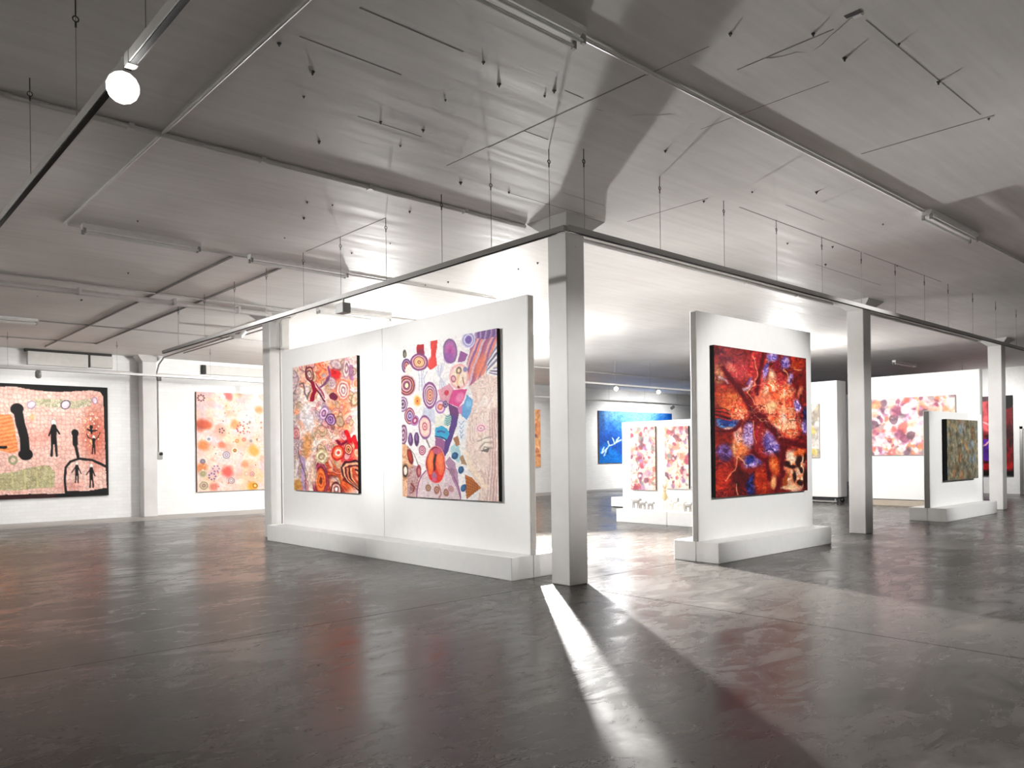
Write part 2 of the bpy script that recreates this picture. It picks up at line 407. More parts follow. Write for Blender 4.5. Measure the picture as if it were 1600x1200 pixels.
class Sheet:
    """a picture plane; strokes are given in the sheet's own design units, quad = its four corners (tl, tr, br, bl)"""
    def __init__(s, quad, nx, ny, seed=0):
        s.nx, s.ny, s.seed = nx, ny, seed
        uu, vv = np.meshgrid(np.linspace(0, 1, nx), np.linspace(0, 1, ny))
        tl, tr, br, bl = [np.array(q, float) for q in quad]
        s.u, s.v = uu, vv
        P = ((1-uu)*(1-vv))[..., None]*tl + (uu*(1-vv))[..., None]*tr + (uu*vv)[..., None]*br + ((1-uu)*vv)[..., None]*bl
        s.X0, s.Y0 = P[..., 0], P[..., 1]; s.X, s.Y = s.X0.copy(), s.Y0.copy()
        s.c = np.ones((ny, nx, 3)); s.unit = abs(tr[0]-tl[0])/nx
    def warp(s, amp, size, seed=1):
        s.X = s.X0 + (fbm(s.X0/size, s.Y0/size, seed)-0.5)*2*amp; s.Y = s.Y0 + (fbm(s.X0/size+31, s.Y0/size+7, seed+5)-0.5)*2*amp
    def put(s, m, col):
        s.c = s.c*(1-m[..., None]) + np.asarray(col, float)*m[..., None]
    def fill(s, col): s.c[:] = col
    def dist_ell(s, cx, cy, rx, ry, rot=0):
        a = math.radians(rot); dx, dy = s.X-cx, s.Y-cy
        X = dx*math.cos(a)+dy*math.sin(a); Y = -dx*math.sin(a)+dy*math.cos(a)
        return np.sqrt((X/rx)**2 + (Y/ry)**2)
    def ell(s, cx, cy, rx, ry, col, rot=0, soft=0.0, op=1.0):
        d = s.dist_ell(cx, cy, rx, ry, rot); w_ = max(soft, 1.2*s.unit/min(rx, ry))
        s.put(np.clip((1-d)/w_+0.5, 0, 1)*op, col)
    def rings(s, cx, cy, rx, ry, cols, rot=0, op=1.0):
        n = len(cols)
        for k, c in enumerate(cols):
            q = 1-k/n; s.ell(cx, cy, rx*q, ry*q, c, rot, op=op)
    def dot(s, x, y, r_, col): s.ell(x, y, r_, r_, col)
    def dist_line(s, pts):
        d = np.full(s.X.shape, 1e9)
        for (x0, y0), (x1, y1) in zip(pts, pts[1:]):
            dx, dy = x1-x0, y1-y0; L = dx*dx+dy*dy+1e-9
            t_ = np.clip(((s.X-x0)*dx+(s.Y-y0)*dy)/L, 0, 1)
            d = np.minimum(d, np.hypot(s.X-x0-t_*dx, s.Y-y0-t_*dy))
        return d
    def line(s, pts, wd, col, op=1.0, soft=None):
        d = s.dist_line(pts); e_ = soft or s.unit
        s.put(np.clip((wd/2-d)/e_+0.5, 0, 1)*op, col)
    def mask(s, pts):
        m = np.zeros(s.X.shape, bool); n = len(pts)
        for i in range(n):
            x0, y0 = pts[i]; x1, y1 = pts[(i+1) % n]
            if y0 == y1: continue
            cond = ((s.Y >= min(y0, y1)) & (s.Y < max(y0, y1))) & (s.X < (x1-x0)*(s.Y-y0)/(y1-y0)+x0)
            m ^= cond
        return m.astype(float)
    def poly(s, pts, col, op=1.0): s.put(s.mask(pts)*op, col)
    def palette(s, val, pal):
        pal = np.asarray(pal, float); q = np.clip(val, 0, 0.9999)*(len(pal)-1); i = q.astype(int); f_ = (q-i)[..., None]
        return pal[i]*(1-f_)+pal[i+1]*f_
    def marble(s, pal, size, bands=1.0, warp=1.0, seed=3, m=None, op=1.0, ax=1.0, ay=1.0):
        X, Y = s.X0/size*ax, s.Y0/size*ay
        no = 2 if bands > 1 else 4
        qx = fbm(X, Y, seed, no)-0.5; qy = fbm(X+9.2, Y+3.3, seed+4, no)-0.5
        v = fbm(X+warp*3*qx, Y+warp*3*qy, seed+9, 2 if bands > 1 else 4)
        v = (v-v.min())/(v.max()-v.min()+1e-9)
        if bands > 1: v = np.abs((v*bands) % 2.0 - 1.0)
        col = s.palette(v, pal)
        mm = (np.ones_like(v) if m is None else m)*op
        s.c = s.c*(1-mm[..., None]) + col*mm[..., None]
    def stripes(s, m, cols, dx, dy, period, wob=0.0, size=200, seed=2):
        q = (s.X0*dx+s.Y0*dy)/period + wob*(fbm(s.X0/size, s.Y0/size, seed)-0.5)
        k = np.floor(q).astype(int) % len(cols); s.c = np.where((m > 0.5)[..., None], np.asarray(cols, float)[k], s.c)
    def grain(s, amt, size, seed=8):
        s.c = np.clip(s.c*(1+amt*(fbm(s.X0/size, s.Y0/size, seed, 3)-0.5)*2)[..., None], 0, 1)

PAINT = NT('canvas_paint')
_a = PAINT.n('ShaderNodeAttribute', attribute_name='paint'); PAINT.l(_a.outputs['Color'], PAINT.b.inputs['Base Color'])
PAINT.b.inputs['Roughness'].default_value = 0.62; PAINT.b.inputs['Specular IOR Level'].default_value = 0.25
PAINT.bump(PAINT.noise(PAINT.coord(), 60, 3), 0.1, 0.002)
M['paint'] = PAINT.m

def painting(label, origin, right, wd, ht, depth, sheet, edge, group=None):
    """origin = lower left back corner on the wall, right = unit vector to the viewer's right"""
    R_ = Vector(right); Nn = Vector((R_.y, -R_.x, 0))        # towards the viewer
    t = thing('painting', label, 'painting', origin, 0, group)
    bm = B()
    fr = []
    for d in (0.0, depth-0.004):
        fr.append([bm.verts.new(R_*a + Nn*d + Vector((0, 0, z))) for a, z in ((0, 0), (wd, 0), (wd, ht), (0, ht))])
    for k in range(4): bm.faces.new((fr[0][k], fr[0][(k+1) % 4], fr[1][(k+1) % 4], fr[1][k]))
    bm.faces.new(fr[0][::-1]); bm.faces.new(fr[1])
    obj('stretcher_edge', bm, M[edge], t)
    nx, ny = sheet.nx, sheet.ny
    pts = (sheet.u[..., None]*wd*np.array(R_)[None, None] + (1-sheet.v)[..., None]*ht*np.array((0, 0, 1.0)) + np.array(Nn*depth)).reshape(-1, 3)
    idx = np.arange(nx*ny).reshape(ny, nx)
    q = np.stack([idx[:-1, :-1], idx[1:, :-1], idx[1:, 1:], idx[:-1, 1:]], -1).reshape(-1, 4)
    me = bpy.data.meshes.new('canvas_face')
    me.vertices.add(nx*ny); me.vertices.foreach_set('co', pts.ravel().astype(np.float32))
    me.loops.add(q.size); me.loops.foreach_set('vertex_index', q.ravel().astype(np.int32))
    me.polygons.add(len(q)); me.polygons.foreach_set('loop_start', (np.arange(len(q))*4).astype(np.int32))
    try: me.polygons.foreach_set('loop_total', np.full(len(q), 4, np.int32))
    except Exception: pass
    me.update(calc_edges=True)
    at = me.attributes.new('paint', 'FLOAT_COLOR', 'POINT')
    col = np.ones((nx*ny, 4), np.float32); col[:, :3] = srgb(np.clip(sheet.c, 0, 1)**1.22).reshape(-1, 3)
    at.data.foreach_set('color', col.ravel())
    me.materials.append(M['paint'])
    o = bpy.data.objects.new('canvas_face', me); C.objects.link(o); o.parent = t
    return t

# --- painting with swirls (left of the double wall)
def art_swirls():
    s = Sheet([(40, 140), (560, 55), (560, 1155), (48, 1125)], 170, 300)
    s.warp(16, 90, 3)
    light = [(.97,.93,.91),(.95,.86,.82),(.99,.95,.93),(.93,.74,.64),(.98,.93,.91),(.86,.74,.76),(.98,.94,.91),(.96,.87,.79),(.74,.58,.60),(.97,.91,.88)]
    warm = [(.94,.52,.36),(.97,.70,.52),(.90,.40,.30),(.96,.78,.66),(.92,.46,.34),(.80,.36,.34),(.97,.66,.50)]
    deep = [(.72,.26,.16),(.90,.46,.24),(.46,.14,.18),(.86,.40,.26),(.95,.74,.62),(.62,.18,.22),(.92,.52,.30),(.36,.12,.16)]
    grey = [(.60,.52,.50),(.86,.78,.76),(.52,.46,.42),(.80,.70,.74),(.64,.56,.44),(.92,.86,.84)]
    s.marble(light, 210, 2, 1.6, 4)
    q = lambda cx, cy, rx, ry, so=0.8: np.clip((1-s.dist_ell(cx, cy, rx, ry))/so, 0, 1)
    s.marble(grey, 150, 2, 1.4, 12, m=q(50, 330, 60, 330), op=.9)
    s.marble(grey, 150, 2, 1.4, 12, m=q(80, 850, 70, 260), op=.6)
    s.marble([(.90,.70,.72),(.97,.90,.90),(.74,.56,.68),(.93,.76,.72),(.99,.95,.94)], 110, 3, 1.2, 25, m=q(500, 320, 130, 300), op=.9)
    s.marble(warm, 120, 1.6, 1.2, 31, m=q(275, 170, 125, 120, .4))
    s.marble(warm, 90, 2, 1.2, 33, m=q(380, 270, 90, 110, .5), op=.9)
    s.marble(warm, 130, 2, 1.2, 35, m=q(420, 470, 120, 120, .5), op=.9)
    s.marble(warm, 110, 2, 1.2, 36, m=q(450, 630, 110, 90, .6), op=.8)
    s.marble(warm, 110, 2, 1.2, 37, m=q(150, 780, 70, 130, .7), op=.7); s.marble(warm, 90, 2, 1.2, 38, m=q(130, 220, 60, 110, .7), op=.5)
    s.ell(400, 190, 40, 60, (.86,.22,.24), 0, .5)
    s.marble(deep, 200, 2, 1.5, 41, m=q(400, 1000, 240, 200, .35))
    s.marble([(.82,.10,.18),(.96,.50,.40),(.60,.04,.18),(.97,.82,.74),(.86,.18,.14)], 80, 3, 1.3, 47, m=q(470, 820, 130, 130, .3))
    rnd = random.Random(5); sets = [[(.80,.56,.50),(.98,.92,.88),(.88,.66,.56)],[(.62,.50,.54),(.95,.90,.90),(.74,.62,.66)],[(.92,.60,.44),(.98,.88,.80),(.90,.52,.38)],[(.60,.46,.34),(.95,.88,.80),(.78,.64,.50)],[(.70,.36,.40),(.97,.88,.86),(.84,.56,.56)]]
    for k in range(120):
        x_, y_ = rnd.uniform(30, 570), rnd.uniform(70, 1130); st = sets[1] if x_ < 110 and rnd.random() < .6 else rnd.choice(sets)
        rx, ry = rnd.uniform(14, 40), rnd.uniform(22, 70); n_ = rnd.choice([3, 5, 6])
        s.rings(x_, y_, rx, ry, [st[j % 3] for j in range(n_)], rnd.uniform(-30, 30), op=.62)
    # dark looping strokes
    s.rings(190, 190, 38, 62, [(.42,.16,.22),(.92,.70,.62),(.55,.36,.36),(.95,.88,.84),(.70,.60,.58)])
    s.line([(165,130),(160,210),(210,280),(260,340),(310,420)], 13, (.46,.16,.26))
    s.line([(205,260),(235,330),(215,400)], 30, (.62,.08,.26)); s.line([(240,270),(290,340),(310,390)], 12, (.66,.28,.40))
    s.line([(350,130),(360,200),(320,260),(280,300)], 16, (.56,.34,.52)); s.line([(335,120),(345,190),(310,250)], 7, (.93,.66,.58))
    s.line([(95,270),(130,260),(150,340),(180,390),(200,330)], 12, (.50,.42,.46))
    s.ell(385, 380, 30, 32, (.48,.20,.30)); s.rings(460, 330, 55, 80, [(.93,.55,.44),(.97,.86,.82),(.80,.50,.50),(.96,.90,.86),(.72,.56,.58),(.97,.92,.90)])
    s.rings(480, 160, 28, 90, [(.80,.62,.66),(.96,.90,.88),(.66,.48,.56),(.95,.86,.82)])
    s.line([(510,150),(520,240)], 34, (.66,.46,.60), .8)
    s.rings(310, 510, 36, 60, [(.70,.56,.72),(.92,.82,.88),(.60,.40,.60),(.86,.70,.74)])
    s.rings(365, 560, 42, 48, [(.42,.22,.38),(.80,.66,.80),(.46,.30,.50),(.72,.58,.76),(.40,.26,.44)])
    s.ell(372, 620, 16, 22, (.62,.44,.40))
    s.ell(160, 520, 60, 110, (.98,.95,.95), 0, .8, .8); s.ell(200, 590, 50, 80, (.97,.94,.95), 0, .8, .8); s.ell(165, 760, 40, 90, (.90,.66,.42), 0, .7, .8)
    for cx, cy in ((250,590),(290,640),(330,690),(260,700),(300,750),(400,650),(240,640),(350,730),(100,590),(120,610)):
        s.rings(cx, cy, 22, 24, [(.88,.62,.48),(.98,.90,.84),(.84,.56,.50),(.97,.90,.86)], op=.8)
    s.line([(410,735),(430,770),(470,745),(500,720)], 26, (.56,.04,.24)); s.line([(480,660),(505,740),(540,700),(560,780)], 34, (.82,.10,.18))
    s.rings(495, 800, 34, 46, [(.56,.10,.16),(.95,.76,.64),(.70,.24,.20),(.84,.66,.44),(.40,.16,.16)])
    s.rings(415, 830, 46, 60, [(.80,.16,.14),(.95,.52,.36),(.97,.86,.82),(.90,.34,.26)])
    s.rings(272, 1050, 62, 150, [(.52,.14,.28),(.72,.34,.44),(.50,.14,.24),(.88,.44,.24),(.95,.60,.34),(.84,.36,.18),(.93,.54,.30),(.62,.26,.16),(.40,.24,.14)])
    s.rings(285, 860, 56, 60, [(.86,.80,.62),(.97,.93,.86),(.66,.56,.40),(.95,.88,.80)], op=.8)
    for k, c in enumerate([(.28,.06,.12),(.92,.72,.58),(.42,.10,.16),(.86,.56,.42),(.30,.08,.14),(.90,.68,.50),(.74,.32,.24)]):
        d = k*17; s.line([(440+d*.8,960),(470+d*.7,905+d),(545,890+d*1.2),(600,930+d)], 17, c); s.line([(440+d*.8,960),(455+d*.7,1020),(520+d*.4,1080),(560+d,1130)], 17, c)
    s.rings(395, 1120, 46, 60, [(.42,.16,.18),(.90,.76,.70),(.60,.40,.40),(.98,.94,.92)])
    s.line([(120,870),(130,960),(120,1060),(140,1120)], 34, (.76,.66,.80), .9); s.line([(75,900),(60,1000),(80,1070)], 22, (.96,.92,.92), .9)
    s.line([(90,800),(100,900),(150,1010),(150,1120)], 8, (.50,.34,.42)); s.ell(75, 1080, 34, 46, (.78,.56,.24), 0, .6, .8)
    s.ell(215, 1000, 26, 90, (.95,.88,.78), 0, .8, .8)
    s.grain(.22, 14); return s

# --- painting with ovals (right of the double wall)
def art_ovals():
    s = Sheet([(65, 265), (1345, 55), (1350, 2297), (85, 2257)], 210, 350)
    s.warp(14, 120, 2); s.fill((.95,.935,.935))
    pk = [(.92,.83,.79),(.95,.89,.86),(.84,.73,.70),(.93,.85,.81),(.96,.92,.90),(.86,.75,.72)]
    rp = [(1060,120),(1345,40),(1360,2310),(1100,2310),(1140,2130),(1000,1900),(960,1560),(1010,1190),(1060,900),(1000,790),(1030,400)]
    s.marble(pk, 190, 3, 1.2, 14, m=s.mask(rp), ax=1.6, ay=.8)
    mst = s.mask([(1090,105),(1360,40),(1345,250),(1200,640),(1010,800),(985,520),(1040,240)])
    s.stripes(mst, [(.72,.48,.62),(.90,.70,.68),(.60,.42,.64),(.92,.60,.52),(.86,.76,.82),(.70,.40,.50)], .94, .36, 26, 2.5, 260)
    s.ell(1150, 530, 60, 160, (.93,.55,.42), 18, .7, .75)
    s.stripes(s.mask([(1080,100),(1345,45),(1345,150),(1200,200),(1080,170)]), [(.46,.36,.60),(.72,.60,.76),(.54,.40,.58)], 1, .1, 20, 2, 100)
    for k, c in enumerate([(.62,.60,.70),(.95,.93,.94),(.40,.38,.50),(.93,.90,.92),(.56,.54,.64),(.96,.94,.93)]):
        s.line([(1345, 300+k*40), (1250, 470+k*26), (1230, 580+k*12), (1345, 560+k*22)], 24, c)
    s.line([(1300,1120),(1290,1500),(1300,2280)], 70, (.80,.68,.66), .7, 50)
    for k in range(7): s.line([(1250+k*16,1150),(1265+k*14,1600),(1215+k*18,2290)], 6, [(.62,.48,.48),(.95,.88,.86)][k % 2], .8)
    s.ell(1150, 1350, 70, 60, (.95,.84,.86)); s.rings(1150, 1350, 42, 44, [(.84,.60,.68),(.97,.90,.90),(.86,.66,.72)])
    for k in range(5): s.line([(1110+k*10,1520+k*44),(1190,1490+k*26),(1280,1460+k*36)], 16, [(.66,.62,.58),(.93,.90,.86)][k % 2], .9)
    s.poly([(1130,1640),(1250,1600),(1240,1660)], (.46,.42,.40)); s.ell(1170, 1750, 90, 90, (.92,.84,.80), 0, .6)
    s.line([(960,1660),(1020,1850),(1110,1990),(1200,2110)], 60, (.97,.90,.82), .8, 40)
    # pale legs and washes
    for k in range(9): s.line([(700-k*16, 480+k*8),(640-k*4, 640),(620+k*16, 830)], 9, [(.78,.74,.84),(.95,.94,.96),(.72,.78,.84)][k % 3], .9)
    for k in range(6): s.line([(330+k*24,590),(350+k*12,700),(340+k*22,850)], 9, [(.66,.72,.80),(.93,.92,.95),(.70,.66,.80)][k % 3], .9)
    s.poly([(400,1070),(560,1090),(560,1300),(380,1180)], (.78,.80,.88), .7)
    # red bars
    s.poly([(300,240),(402,225),(415,360),(310,370)], (.72,.12,.18)); s.poly([(310,300),(410,300),(420,375),(312,375)], (.56,.18,.36), .8)
    s.poly([(505,200),(602,185),(580,400),(602,520),(500,572),(455,520),(505,420)], (.86,.28,.26)); s.ell(525, 470, 60, 80, (.90,.32,.30), 0, .4, .8)
    s.ell(122, 362, 28, 52, (.30,.28,.24)); s.ell(125, 365, 14, 34, (.62,.60,.50))
    s.rings(150, 520, 70, 95, [(.38,.22,.42),(.72,.56,.72),(.46,.22,.36),(.90,.66,.56),(.58,.30,.36)])
    s.ell(185, 570, 46, 70, (.96,.90,.86), 20)
    s.rings(338, 470, 128, 118, [(.46,.26,.46),(.66,.36,.56),(.92,.78,.78),(.50,.24,.28),(.96,.80,.66),(.94,.70,.50),(.97,.86,.70),(.62,.30,.20),(.95,.76,.56)], 8)
    s.rings(770, 330, 95, 165, [(.50,.40,.54),(.62,.46,.66),(.76,.42,.68),(.66,.52,.72),(.82,.38,.64),(.70,.44,.70),(.80,.32,.60),(.60,.30,.62)])
    s.ell(750, 420, 60, 70, (.58,.36,.66), 0, .5, .7)
    s.rings(1010, 190, 85, 105, [(.86,.84,.92),(.66,.64,.80),(.90,.88,.94),(.56,.50,.74),(.48,.36,.66),(.52,.44,.72)])
    s.poly([(905,330),(1000,380),(960,480),(860,480)], (.62,.38,.62))
    s.rings(150, 780, 145, 140, [(.86,.70,.74),(.36,.16,.22),(.90,.58,.54),(.40,.18,.26),(.93,.76,.72),(.66,.40,.60),(.46,.24,.26),(.97,.92,.80),(.98,.94,.82)])
    s.rings(312, 985, 60, 78, [(.97,.88,.70),(.96,.76,.46),(.93,.62,.34),(.95,.68,.38),(.72,.22,.14)])
    s.rings(492, 910, 100, 175, [(.52,.32,.54),(.62,.36,.58),(.95,.90,.92),(.50,.26,.46),(.95,.88,.86),(.60,.26,.40),(.95,.80,.70),(.80,.40,.30),(.96,.84,.74),(.64,.20,.22)])
    s.rings(90, 1030, 75, 105, [(.56,.44,.56),(.86,.78,.86),(.36,.28,.38),(.80,.70,.78),(.30,.20,.30)])
    s.rings(195, 1190, 78, 110, [(.58,.32,.42),(.90,.68,.66),(.42,.24,.44),(.86,.76,.86),(.40,.34,.58),(.80,.74,.86)])
    # middle cluster
    s.poly([(600,850),(760,760),(820,850),(760,1000),(640,1000)], (.86,.62,.68), .9); s.ell(720, 880, 30, 34, (.78,.24,.34))
    s.rings(640, 1060, 70, 90, [(.70,.52,.72),(.93,.84,.90),(.84,.46,.44),(.96,.74,.62)])
    s.rings(705, 1030, 36, 50, [(.40,.28,.46),(.72,.60,.74),(.34,.22,.40)])
    s.poly([(800,845),(985,840),(940,980),(880,1070),(745,1015)], (.84,.32,.58)); s.ell(890, 950, 50, 70, (.93,.62,.76), 30, .6, .8)
    s.poly([(740,1015),(860,1070),(900,1090),(850,1290),(770,1220)], (.46,.24,.48)); s.poly([(870,1075),(960,1010),(920,1170),(880,1140)], (.84,.56,.74))
    s.poly([(985,900),(1055,985),(1030,1140),(985,1240),(915,1180),(930,1050)], (.46,.68,.86)); s.ell(1000, 1030, 34, 60, (.62,.82,.92), 0, .6, .8)
    s.rings(882, 670, 125, 172, [(.95,.76,.76),(.97,.90,.86),(.96,.88,.80),(.97,.92,.86),(.95,.86,.78)]); s.rings(885, 590, 36, 52, [(.56,.44,.42),(.95,.88,.74)])
    s.ell(815, 700, 38, 52, (.70,.46,.52)); s.ell(815, 700, 22, 32, (.90,.72,.74)); s.ell(965, 580, 26, 34, (.58,.56,.72)); s.line([(880,640),(860,760),(880,820)], 26, (.95,.80,.64)); s.line([(930,680),(950,780)], 12, (.62,.40,.36)); s.ell(875, 810, 16, 18, (.50,.20,.24))
    # indigo branch and cells
    s.poly([(560,1180),(700,1150),(800,1240),(780,1330),(700,1400),(560,1340)], (.93,.92,.88)); s.ell(735, 1240, 46, 80, (.70,.82,.80), 20)
    for k in range(5): s.line([(700+k*6,1180+k*30),(735,1195+k*30),(775-k*2,1165+k*30)], 6, (.16,.36,.42))
    s.poly([(790,1150),(870,1210),(850,1300),(790,1480),(740,1660),(690,1740),(650,1650),(720,1450),(770,1290)], (.38,.26,.54))
    s.poly([(565,1335),(650,1310),(720,1350),(750,1420),(715,1510),(565,1450)], (.24,.68,.82)); s.line([(600,1390),(640,1380),(680,1400)], 26, (.30,.42,.66)); s.line([(565,1450),(640,1460),(715,1510)], 14, (.14,.18,.40))
    s.poly([(565,1460),(640,1475),(700,1525),(680,1640),(560,1600)], (.64,.42,.60))
    s.rings(418, 1335, 88, 158, [(.56,.36,.56),(.95,.80,.78),(.97,.88,.84),(.96,.84,.80),(.97,.90,.88),(.96,.84,.82)]); s.rings(418, 1330, 34, 54, [(.78,.40,.44),(.95,.84,.82),(.80,.46,.50)])
    s.rings(275, 1250, 60, 70, [(.72,.56,.76),(.66,.24,.40),(.90,.78,.86)], 30)
    s.ell(210, 1498, 38, 92, (.40,.26,.46)); s.ell(205, 1480, 18, 60, (.60,.46,.66)); s.ell(300, 1498, 38, 92, (.36,.22,.40)); s.ell(298, 1470, 18, 50, (.56,.42,.62))
    s.rings(100, 1440, 62, 130, [(.44,.26,.40),(.84,.72,.80),(.46,.26,.40),(.88,.78,.84),(.42,.24,.38)])
    s.rings(380, 1640, 48, 70, [(.56,.20,.30),(.93,.80,.84),(.66,.30,.42),(.95,.86,.88),(.60,.24,.36)])
    s.line([(130,1560),(260,1700),(320,1830)], 10, (.50,.46,.44)); s.line([(440,1500),(480,1600)], 18, (.52,.48,.46))
    tan = s.mask([(60,1560),(150,1560),(210,1700),(250,1860),(350,1890),(290,2290),(60,2290)])
    s.marble([(.86,.66,.50),(.93,.80,.70),(.80,.56,.40),(.95,.86,.78)], 120, 2, 1, 51, m=tan)
    s.ell(200, 1728, 40, 100, (.46,.12,.12), -14); s.ell(196, 1720, 24, 70, (.70,.24,.16), -14)
    s.rings(128, 1915, 56, 112, [(.72,.54,.42),(.20,.14,.14),(.96,.90,.84),(.97,.92,.88)])
    s.marble([(.72,.60,.62),(.86,.74,.72),(.60,.40,.40),(.80,.70,.66),(.90,.82,.78)], 60, 2, 1.4, 55, m=s.mask([(170,1900),(240,1830),(330,1860),(320,2050),(280,2290),(150,2270)]))
    s.ell(330, 1920, 34, 90, (.60,.24,.30)); s.ell(332, 1925, 16, 50, (.82,.54,.54)); s.line([(215,2080),(260,2130),(240,2180)], 18, (.50,.10,.18))
    # dome at the foot, with the big red oval over it
    s.ell(590, 2290, 305, 460, (.54,.34,.52)); s.ell(590, 2290, 290, 445, (.93,.80,.80))
    s.marble([(.90,.86,.88),(.84,.74,.80),(.93,.90,.86),(.80,.72,.76),(.90,.84,.84)], 60, 3, 1, 61, m=(s.dist_ell(590, 2290, 276, 430) < 1).astype(float))
    for x_, y_, c in ((462,2140,(.56,.44,.38)),(575,2168,(.58,.40,.36)),(708,2195,(.58,.42,.36)),(780,1920,(.62,.56,.56)),(770,2140,(.70,.56,.60))):
        s.rings(x_, y_, 38, 52, [tuple(np.array(c)*1.2), c, (.80,.66,.58), c])
    s.line([(600,2090),(640,2220),(610,2260)], 12, (.62,.34,.28))
    s.rings(566, 1828, 142, 250, [(.95,.62,.66),(.95,.74,.74)]); s.ell(566, 1828, 128, 236, (.34,.07,.12)); s.ell(566, 1930, 112, 140, (.86,.24,.18))
    s.ell(497, 1800, 46, 165, (.94,.48,.28), 4); s.ell(632, 1800, 56, 165, (.93,.46,.30), -3); s.ell(498, 1780, 28, 110, (.96,.56,.36), 4, .5); s.ell(634, 1790, 34, 110, (.95,.54,.38), -3, .5)
    s.line([(556,1680),(552,1900)], 26, (.24,.05,.10)); s.ell(580, 1650, 66, 46, (.78,.40,.52), 0, .3); s.ell(545, 1975, 36, 50, (.70,.48,.60)); s.ell(545, 2030, 34, 30, (.86,.40,.56))
    # blue beads and brown net
    s.poly([(700,1800),(760,1720),(820,1800),(860,1960),(880,2260),(820,2080),(740,1900)], (.62,.44,.58), .7)
    s.poly([(770,1600),(860,1520),(900,1700),(870,1800),(780,1740)], (.72,.84,.86)); s.poly([(800,1480),(860,1440),(890,1560),(840,1590)], (.70,.52,.38)); s.poly([(880,1720),(920,1690),(975,1830),(900,1810)], (.70,.58,.46))
    for x_, y_ in ((822,1702),(898,1890),(930,2128)): s.ell(x_, y_, 38, 50, (.16,.34,.52), 20); s.ell(x_-6, y_-6, 20, 26, (.24,.46,.62), 20)
    s.poly([(950,1950),(1040,1990),(1150,2125),(970,2275),(960,2120)], (.76,.48,.22))
    for k in range(6): s.line([(955+k*28,1960+k*22),(975+k*26,2270-k*22)], 5, (.46,.24,.10)); s.line([(955,1990+k*46),(1130-k*14,2110+k*18)], 5, (.46,.24,.10))
    s.poly([(850,1280),(900,1210),(980,1260),(940,1420),(900,1540),(860,1400)], (.93,.94,.96))
    for k in range(4): s.line([(870+k*8,1260+k*60),(905,1300+k*60),(950-k*8,1250+k*60)], 7, (.50,.60,.74))
    s.grain(.09, 18); return s

